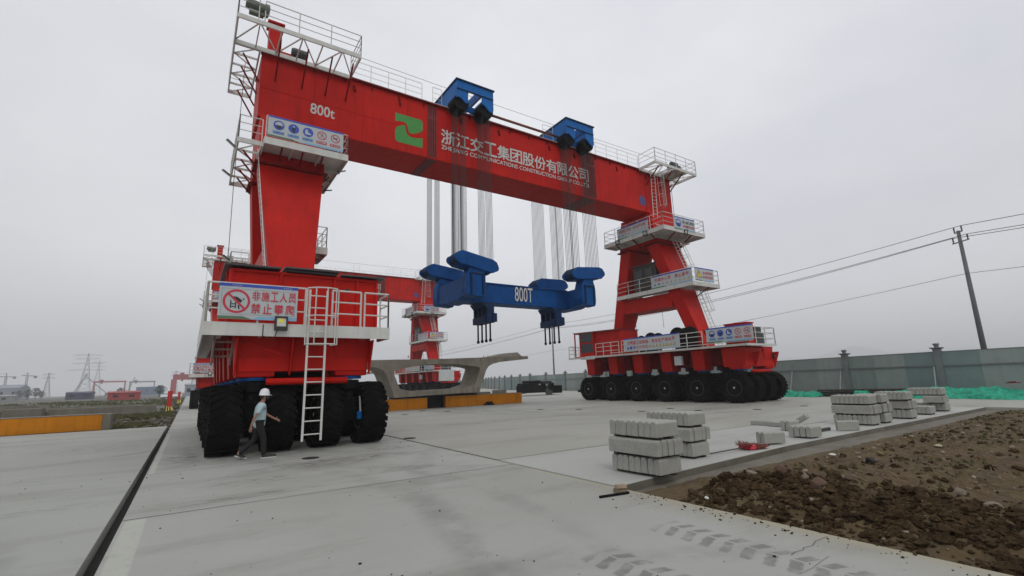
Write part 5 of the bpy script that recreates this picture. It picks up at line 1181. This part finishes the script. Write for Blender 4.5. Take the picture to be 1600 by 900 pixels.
for i, (x, y, lab) in enumerate(((6.46, 16.2, 'at the joint right of the left cart'), (11.3, 29.2, 'in front of the shorter yellow plinth'), (13.66, 32.0, 'closest to the shorter yellow plinth'), (14.4, 29.5, 'between the two plinths and the left cart'), (18.85, 25.2, 'beneath the lifting beam'), (20.06, 22.9, 'left of the right cart'), (20.6, 18.4, 'behind the nearest kerb stacks'), (23.25, 18.6, 'before the middle tyres of the right cart'), (22.6, 16.3, 'between the right cart and the broom'), (24.6, 14.2, 'in front of the right cart nose'), (28.2, 13.6, 'right of the right cart nose'), (2.8, 13.86, 'in the wet smears behind the walking man'))):
    mb = MB(); mb.lathe((x, y, .003), (0, 0, 1), [(.05, .0), (.21, 0), (.22, .006), (.19, .012), (.17, .007), (.05, .007)], 22)  # flat dark disc stands in for the open hole of a lifting socket
    tag(mb.build('socket_hole_disc', JOINT, None, origin=(x, y, 0)), 'round dark disc for a socket hole ' + lab, 'socket hole', 'round socket holes in the concrete')

# ================================================================== far left: low walls, posts, sheds, gantries, pylons
def lowwall(name, x0, x1, y, h, d, label, m=OLDCONC, legs=0):
    def f(b):
        b.box(x0, x1, y, y+d, legs-.2, h)
        if legs: [b.box(x, x+.9, y+.1, y+d-.1, -.2, legs-.201) for x in (x0+.3, (x0+x1)/2, x1-1.2)]
    steel_thing(name, label, 'low wall' if 'wall' in name else 'beam', ((x0+x1)/2, y, -.2), f, m, None, .03)
lowwall('concrete_beam', -9.6, -2.4, 56, .72, .8, 'long low concrete beam lying behind the left yellow plinth')
lowwall('concrete_beam', -12.2, -9.9, 55, .85, 1.2, 'short brownish concrete block left of the long low beam')
lowwall('concrete_slab', -18, -11.8, 50, .95, 2.2, 'concrete slab raised on dark piers behind the left yellow plinth', OLDCONC, .55)
lowwall('concrete_block', -12.5, -9.6, 40, .72, 1.2, 'pale concrete block at the left edge just above the yellow plinth', KERB)
lowwall('low_wall', -20, -5, 84, .35, .5, 'far low concrete wall in the field'); lowwall('low_wall', -34, -18, 105, .5, .5, 'farthest low concrete wall at the left of the field')
def bollard(x, y, h, label):
    T = thing('marker_post', label, 'marker post', (x, y, 0), 'red marker posts on the runway edge')
    mb = MB(); mb.box(x-.2, x+.2, y-.2, y+.2, .42, h); mb.build('post', mat('red_post', (.5, .02, .015), .5), T)
    mb = MB(); mb.hexa([(x-.42, y-.42, -.2), (x+.42, y-.42, -.2), (x+.42, y+.42, -.2), (x-.42, y+.42, -.2)], [(x-.24, y-.24, .42), (x+.24, y-.24, .42), (x+.24, y+.24, .42), (x-.24, y+.24, .42)]); b = mb.build('base', SIGNY, T)
    mb = MB()
    for i in range(3): mb.quad((x-.36+.22*i, y-.40, -.05), (x-.24+.22*i, y-.40, -.05), (x-.20+.18*i, y-.26, .40), (x-.32+.18*i, y-.26, .40))
    mb.build('stripe', SIGNK, b, recalc=False)
bollard(-1.5, 59.5, 1.95, 'nearer tall red post with yellow and black base beside the runway')
bollard(-1.35, 108, 1.9, 'farther small red post beside the runway')
def shed(x0, x1, y, h, m, label, dep=8, roof=None):
    T = thing('shed', label, 'shed', ((x0+x1)/2, y, -.2)); mb = MB(); mb.box(x0, x1, y, y+dep, -.2, h); mb.build('wall', m, T)
    mb = MB(); mb.prism([Vector((x0-.3, y-.3, h)), Vector((x0-.3, y+dep/2, h+dep*.09)), Vector((x0-.3, y+dep+.3, h))], (x1-x0+.6, 0, 0)); mb.build('roof', roof or m, T)
    mb = MB(); n = max(2, int((x1-x0)/6))
    for i in range(n): xx = x0+(x1-x0)*(i+.5)/n; mb.box(xx-.7, xx+.7, y-.03, y-.003, h*.35, h*.7)
    mb.build('window', GLASS, T)
shed(-21.8, -13.6, 205, 2.2, FARRED, 'long low red shed beyond the field, under the far gantries', 6)
shed(-50, -40, 320, 2.9, mat('far_navy', (.03, .045, .09), .6), 'long blue shed left of the red shed')
shed(-84, -70, 330, 2.4, GREY, 'grey shed at the far left of the field'); shed(-140, -104, 500, 8.5, HAZEB, 'large pale hall at the far left edge', 30)
shed(-50, -24, 700, 8.5, FARBLUE, 'hazy blue building beyond the far gantries'); shed(-1.5, 4.5, 265, 4.8, HAZEB, 'blue-grey container building under the red gantry beyond the marker posts')
shed(-7, -2, 190, .5, LGREY, 'low white store by the runway')
def yard_gantry(x0, x1, y, h, label, m, boom=None, tw=1.0, gd=1.4):
    T = thing('yard_gantry', label, 'gantry crane', ((x0+x1)/2, y, -.2), 'far gantry cranes')
    mb = MB(); mb.box(x0-1, x1+1, y-.8, y+.8, h-gd, h); g_ = mb.build('girder', m, T)
    for x in (x0, x1):
        mb = MB()
        for s in (-1, 1): mb.bar((x, y+s*3, -.2), (x, y+s*.6, h-gd), tw, tw)
        mb.bar((x, y-3.2, .4), (x, y+3.2, .4), tw, tw*.9); mb.build('leg', m, T)
    mb = MB(); mb.box(x0+4, x0+7, y-1.4, y+1.4, h+.002, h+1.5); mb.box(x0+5, x0+6.5, y-1, y+1, h-gd-1.2, h-gd-.002); mb.build('trolley', m, T)
    mb = MB(); 
    for x in [x0+(x1-x0)*i/8 for i in range(9)]: mb.box(x-.05, x+.05, y-.85, y-.75, h, h+1)
    mb.box(x0, x1, y-.85, y-.75, h+1.001, h+1.08); mb.build('railing', m, T)
yard_gantry(-82, -57, 660, 15.5, 'far red gantry crane left of centre in the haze, over the red shed', FARRED)
yard_gantry(-61.5, -37, 768, 16.8, 'far dark gantry crane right of the red one in the haze', mat('far_dark_steel', (.12, .06, .07), .6))
yard_gantry(-11.2, 43, 511, 17.0, 'hazy red gantry crane across the far end of the runway', FARRED, tw=4, gd=4.6)
def boom(p, q, label, w_=1.0):
    T = thing('crawler_crane', label, 'crane', (p[0], p[1], -.2)); p = Vector(p); q = Vector(q); d = q-p; n = 12; mb = MB(); u = Vector((w_/2, 0, 0)); v = Vector((0, w_/2, 0))
    for a_ in (u+v, u-v, -u+v, -u-v): mb.bar(p+a_, q+a_*.4, .16)
    for i in range(n):
        a_, b_ = p.lerp(q, i/n), p.lerp(q, (i+1)/n); s = 1 if i % 2 else -1; mb.bar(a_+u*s, b_-u*s, .1); mb.bar(a_+v*s, b_-v*s, .1)
    mb.build('boom', FARSTEEL, T)
    mb = MB(); mb.box(p.x-2, p.x+2, p.y-2, p.y+2, .9, 3.4); mb.box(p.x-2.5, p.x-1.2, p.y-3, p.y+3, -.2, .88); mb.box(p.x+1.2, p.x+2.5, p.y-3, p.y+3, -.2, .88); mb.build('body', FARSTEEL, T, bevel=.1)
    mb = MB(); mb.tube(q, (q.x, q.y, q.z-6), .05, 4); mb.build('hook_rope', FARSTEEL, T)
boom((-99, 669, 2.5), (-89, 663, 23.5), 'far lattice boom crane leaning right, left of the red gantry', 1.7)
boom((-64.5, 780, 2.5), (-58, 777, 22), 'far lattice boom crane beside the dark gantry', 1.2)
boom((-70, 656, 2.2), (-91, 663, 22), 'far lattice boom leaning left across the red gantry leg', .9)
def pylon(x, y, h, bw, label, arms):
    T = thing('pylon', label, 'pylon', (x, y, -.2), 'power pylons in the haze'); mb = MB()
    C_ = [(-1, -1), (1, -1), (1, 1), (-1, 1)]; n = 9
    wf = lambda t: bw/2*(1-t)**1.25+.55
    for i in range(n):
        t0, t1 = i/n, (i+1)/n; z0, z1 = -.2+h*t0, h*t1
        for k in range(4):
            a_, b_ = C_[k], C_[(k+1) % 4]
            P_ = lambda c, t, z: (x+c[0]*wf(t), y+c[1]*wf(t), z)
            mb.bar(P_(a_, t0, z0), P_(a_, t1, z1), .42); mb.bar(P_(a_, t0, z0), P_(b_, t1, z1), .26); mb.bar(P_(b_, t0, z0), P_(a_, t1, z1), .26)
    mb.build('lattice_mast', FARSTEEL, T)
    for z, L_ in arms:
        mb = MB()
        for s in (-1, 1): mb.bar((x, y, z), (x+s*L_, y, z+.4), .42); mb.bar((x, y, z+2.2), (x+s*L_, y, z+.4), .30); [mb.tube((x+s*L_*q, y, z+.3), (x+s*L_*q, y, z-2.6), .14, 5) for q in (1, .6)]
        mb.build('cross_arm', FARSTEEL, T)
pylon(-164, 1209, 80, 19, 'tall hazy lattice pylon with four arms on the left skyline', ((76, 21), (69, 18), (60, 22), (48, 28)))
pylon(-187, 1540, 83, 17, 'smaller hazy pylon just right of the tall one', ((79, 13), (69, 14)))
pylon(-205, 1150, 42, 9, 'faint pylon half way to the left edge', ((39, 7), (33, 8))); pylon(-20, 1000, 38, 8, 'faint pylon above the runway end', ((35, 6), (30, 7)))
def tower_crane(x, y, h, jib, label):
    T = thing('tower_crane', label, 'tower crane', (x, y, -.2), 'tower cranes in the haze'); mb = MB()
    for a_, b_ in ((-.8, -.8), (.8, -.8), (.8, .8), (-.8, .8)): mb.bar((x+a_, y+b_, -.2), (x+a_, y+b_, h), .3)
    for i in range(10): z = h*i/10; mb.bar((x-.8, y-.8, z), (x+.8, y-.8, z+h/10), .2); mb.bar((x+.8, y+.8, z), (x-.8, y+.8, z+h/10), .2)
    mb.build('mast', FARSTEEL, T)
    mb = MB(); mb.bar((x-jib, y, h+1.5), (x+9, y, h+.3), .7, .9); mb.bar((x, y, h), (x, y, h+5), .8); mb.bar((x, y, h+5), (x-jib*.6, y, h+1.6), .2); mb.box(x+6, x+9, y-.8, y+.8, h-2, h); mb.build('jib', FARSTEEL, T)
tower_crane(-193, 862, 27, 30, 'hazy tower crane at the left edge with jib to the left'); tower_crane(-171, 848, 27, 5, 'hazy tower crane seen end on, right of the other')
def tree(x, y, h, label, seed):
    rr = random.Random(seed); T = thing('tree', label, 'tree', (x, y, -.2), 'far trees'); mb = MB(); mb.tube((x, y, -.2), (x+.2, y, h*.5), .22, 7, .12)
    for i in range(5): t = rr.uniform(0, 6.3); mb.tube((x+.1, y, h*.35), (x+math.cos(t)*h*.22, y+math.sin(t)*h*.22, h*rr.uniform(.55, .8)), .09, 5, .04)
    mb.build('trunk', BARK, T); mb = MB()
    for i in range(700):
        t = rr.uniform(0, 6.3); u_ = rr.uniform(0, 1)**.5; z = rr.uniform(.25, 1.0); rad = h*.42*u_*math.sin(PI*min(1, (z-.15)/.95))*(1+.4*math.sin(3*t+seed)); c = Vector((x+math.cos(t)*rad, y+math.sin(t)*rad, h*z)); s = h*.035
        a_ = Vector((rr.uniform(-1, 1), rr.uniform(-1, 1), rr.uniform(-1, 1))).normalized()*s; b_ = Vector((rr.uniform(-1, 1), rr.uniform(-1, 1), rr.uniform(-1, 1))).normalized()*s
        mb.quad(c-a_, c-b_, c+a_, c+b_)
    mb.build('crown', LEAF, T, recalc=False)
for i, (x, y, h, lab) in enumerate(((-98, 494, 7, 'far bushy tree right of the pale hall'), (-93, 490, 8, 'tallest far tree beside the pale hall'), (-103, 497, 6.5, 'far tree in front of the pale hall'), (-88, 480, 5.5, 'lowest far tree at the right end of the clump'), (-30, 330, 5, 'far tree between the blue shed and the gantries'), (-12, 300, 5.5, 'far tree left of the runway end'))): tree(x, y, h, lab, i+3)

# ================================================================== the walking man
def skin(name, V_, R_, E_, m, parent, off, sub=2):
    me = bpy.data.meshes.new(name); me.from_pydata(V_, E_, []); o = bpy.data.objects.new('tmp', me); COL.objects.link(o)
    md = o.modifiers.new('s', 'SKIN'); md.use_smooth_shade = True
    for i, r in enumerate(R_): me.skin_vertices[0].data[i].radius = r if isinstance(r, tuple) else (r, r)
    me.skin_vertices[0].data[0].use_root = True
    s = o.modifiers.new('u', 'SUBSURF'); s.levels = sub; s.render_levels = sub
    bpy.context.view_layer.update(); dg = bpy.context.evaluated_depsgraph_get(); nm = bpy.data.meshes.new_from_object(o.evaluated_get(dg)); nm.name = name; bpy.data.objects.remove(o)
    nm.materials.clear(); nm.materials.append(m)
    for p in nm.polygons: p.use_smooth = True
    ob = bpy.data.objects.new(name, nm); COL.objects.link(ob); ob.parent = parent; ob.location = off; W0[ob] = W0[parent]+Vector(off); return ob
PX, PY = 1.66, 14.95
MAN = thing('person', 'man in white hard hat and pale blue shirt walking past the left cart tyres', 'person', (PX, PY, 0))
V_ = [(0, 0, .92), (.01, 0, 1.10), (.02, 0, 1.27), (.035, 0, 1.40), (.055, 0, 1.475), (.075, 0, 1.53), (.085, 0, 1.60), (.08, 0, 1.66),
      (.0, .085, .88), (-.06, .09, .49), (-.44, .09, .17), (-.38, .09, .08), (-.27, .09, .045),
      (.01, -.085, .88), (.13, -.09, .49), (.15, -.09, .10), (.22, -.09, .05), (.36, -.09, .04),
      (.03, .17, 1.385), (.17, .225, 1.14), (.38, .20, 1.01), (.45, .18, .975),
      (.02, -.17, 1.385), (-.12, -.225, 1.12), (-.20, -.23, .88), (-.215, -.225, .80)]
R_ = [(.105, .125), (.09, .11), (.10, .13), (.085, .11), (.055, .055), (.05, .05), (.085, .075), (.075, .07),
      .085, .055, .04, .04, .03, .085, .055, .042, .04, .028, .052, .04, .028, (.034, .018), .052, .04, .028, (.018, .034)]
E_ = [(0, 1), (1, 2), (2, 3), (3, 4), (4, 5), (5, 6), (6, 7), (0, 8), (8, 9), (9, 10), (10, 11), (11, 12), (0, 13), (13, 14), (14, 15), (15, 16), (16, 17), (3, 18), (18, 19), (19, 20), (20, 21), (3, 22), (22, 23), (23, 24), (24, 25)]
def finger(base, d, L_, curl, r=.0085):
    base = Vector(base); d = Vector(d).normalized(); curl = Vector(curl)
    p1 = base+d*L_*.42; d2 = (d+curl*.5).normalized(); p2 = p1+d2*L_*.32; d3 = (d+curl*1.1).normalized(); p3 = p2+d3*L_*.26; i = len(V_)
    return [tuple(base), tuple(p1), tuple(p2), tuple(p3)], [r*1.1, r, r*.9, r*.75]
for hb, (base, d, sd, curl, th) in ((21, ((.45, .18, .975), (.88, -.1, -.4), (0, .35, .94), (-.1, -.6, -.5), (.5, .1, .85))), (25, ((-.215, -.225, .80), (-.05, .0, -1), (1, 0, 0), (.2, .5, .3), (.7, .1, -.7)))):
    for k, (o_, L_) in enumerate(((-.028, .062), (-.009, .078), (.010, .082), (.029, .074))):
        b_ = Vector(base)+Vector(sd).normalized()*o_+Vector(d).normalized()*.03
        pts, rad = finger(b_, d, L_, curl); i = len(V_); V_ += pts; R_ += rad; E_ += [(hb, i), (i, i+1), (i+1, i+2), (i+2, i+3)]
    b_ = Vector(base)+Vector(sd).normalized()*.03-Vector(d).normalized()*.01
    pts, rad = finger(b_, th, .055, curl, .0095); i = len(V_); V_ += pts; R_ += rad; E_ += [(hb, i), (i, i+1), (i+1, i+2), (i+2, i+3)]
body = skin('body', V_, R_, E_, SKIN, MAN, (0, 0, 0))
skin('t_shirt', [(-.005, 0, .76), (.0, 0, .90), (.01, 0, 1.08), (.02, 0, 1.27), (.032, 0, 1.395), (.045, 0, 1.445), (.03, .165, 1.39), (.10, .205, 1.25), (.13, .218, 1.19), (.02, -.165, 1.39), (-.05, -.205, 1.23), (-.075, -.215, 1.16)],
     [(.11, .13), (.146, .172), (.132, .16), (.14, .172), (.118, .148), (.068, .075), .078, .066, .064, .078, .066, .064], [(0, 1), (1, 2), (2, 3), (3, 4), (4, 5), (4, 6), (6, 7), (7, 8), (4, 9), (9, 10), (10, 11)], SHIRT, MAN, (0, 0, 0))
skin('trousers', [(0, 0, 1.07), (0, .085, .86), (-.06, .09, .49), (-.43, .09, .14), (.01, -.085, .86), (.13, -.09, .49), (.15, -.09, .06)], [(.12, .145), .115, .078, .066, .108, .078, .068], [(0, 1), (1, 2), (2, 3), (0, 4), (4, 5), (5, 6)], TROUSER, MAN, (0, 0, 0))
for pts in ([(-.46, .09, .14), (-.38, .09, .085), (-.25, .09, .045)], [(.10, -.09, .06), (.24, -.09, .058), (.47, -.09, .045)]):
    s = skin('shoe', pts, [.056, (.055, .055), (.05, .036)], [(0, 1), (1, 2)], SHOE, MAN, (0, 0, 0))
    mb = MB(); q = [Vector(p)+Vector((PX, PY, 0)) for p in pts]
    if pts[0][2] > .1: mb.bar(q[0]+Vector((-.05, 0, -.03)), q[2]+Vector((.02, 0, -.025)), .085, .028)
    else: mb.box(q[0].x-.02, q[2].x-.015, q[0].y-.046, q[0].y+.046, .003, .028)
    mb.build('sole', SOLE, s)
hd = Vector((PX+.085, PY, 1.615))
mb = MB(); mb.lathe(hd+Vector((-.01, 0, .0)), (0.02, 0, 1), [(.088, -.05), (.094, 0), (.093, .06), (.08, .09), (.02, .11)], 16); mb.build('hair', HAIR, MAN, smooth=True)
mb = MB(); mb.lathe(hd+Vector((0, 0, .035)), (.06, 0, 1), [(.135, -.01), (.138, .005), (.128, .012), (.126, .06), (.115, .11), (.085, .155), (.045, .178), (.01, .185)], 22); mb.hexa([hd+Vector((.09, -.08, .03)), hd+Vector((.185, -.05, .018)), hd+Vector((.185, .05, .018)), hd+Vector((.09, .08, .03))], [hd+Vector((.09, -.08, .045)), hd+Vector((.18, -.045, .03)), hd+Vector((.18, .045, .03)), hd+Vector((.09, .08, .045))])
mb.bar(hd+Vector((-.09, 0, .15)), hd+Vector((.1, 0, .165)), .03, .06); mb.build('hard_hat', HELMET, MAN, smooth=True)
mb = MB(); mb.hexa([hd+Vector((.075, -.014, -.055)), hd+Vector((.115, -.012, -.05)), hd+Vector((.115, .012, -.05)), hd+Vector((.075, .014, -.055))], [hd+Vector((.078, -.008, .0)), hd+Vector((.09, -.006, .0)), hd+Vector((.09, .006, .0)), hd+Vector((.078, .008, .0))])
for s in (-1, 1): mb.lathe(hd+Vector((.0, s*.078, -.02)), (0, s, 0), [(.01, -.01), (.032, 0), (.028, .012), (.01, .014)], 10)
mb.build('nose_and_ears', SKIN, MAN, smooth=True)
mb = MB()
for s in (-1, 1): mb.lathe(hd+Vector((.078, s*.032, .002)), (1, 0, 0), [(.004, -.01), (.012, 0), (.011, .006), (.003, .008)], 8)
mb.hexa([hd+Vector((.083, -.024, -.082)), hd+Vector((.093, -.02, -.082)), hd+Vector((.093, .02, -.082)), hd+Vector((.083, .024, -.082))], [hd+Vector((.083, -.024, -.076)), hd+Vector((.093, -.02, -.076)), hd+Vector((.093, .02, -.076)), hd+Vector((.083, .024, -.076))])
mb.build('eyes_and_mouth', HAIR, MAN)
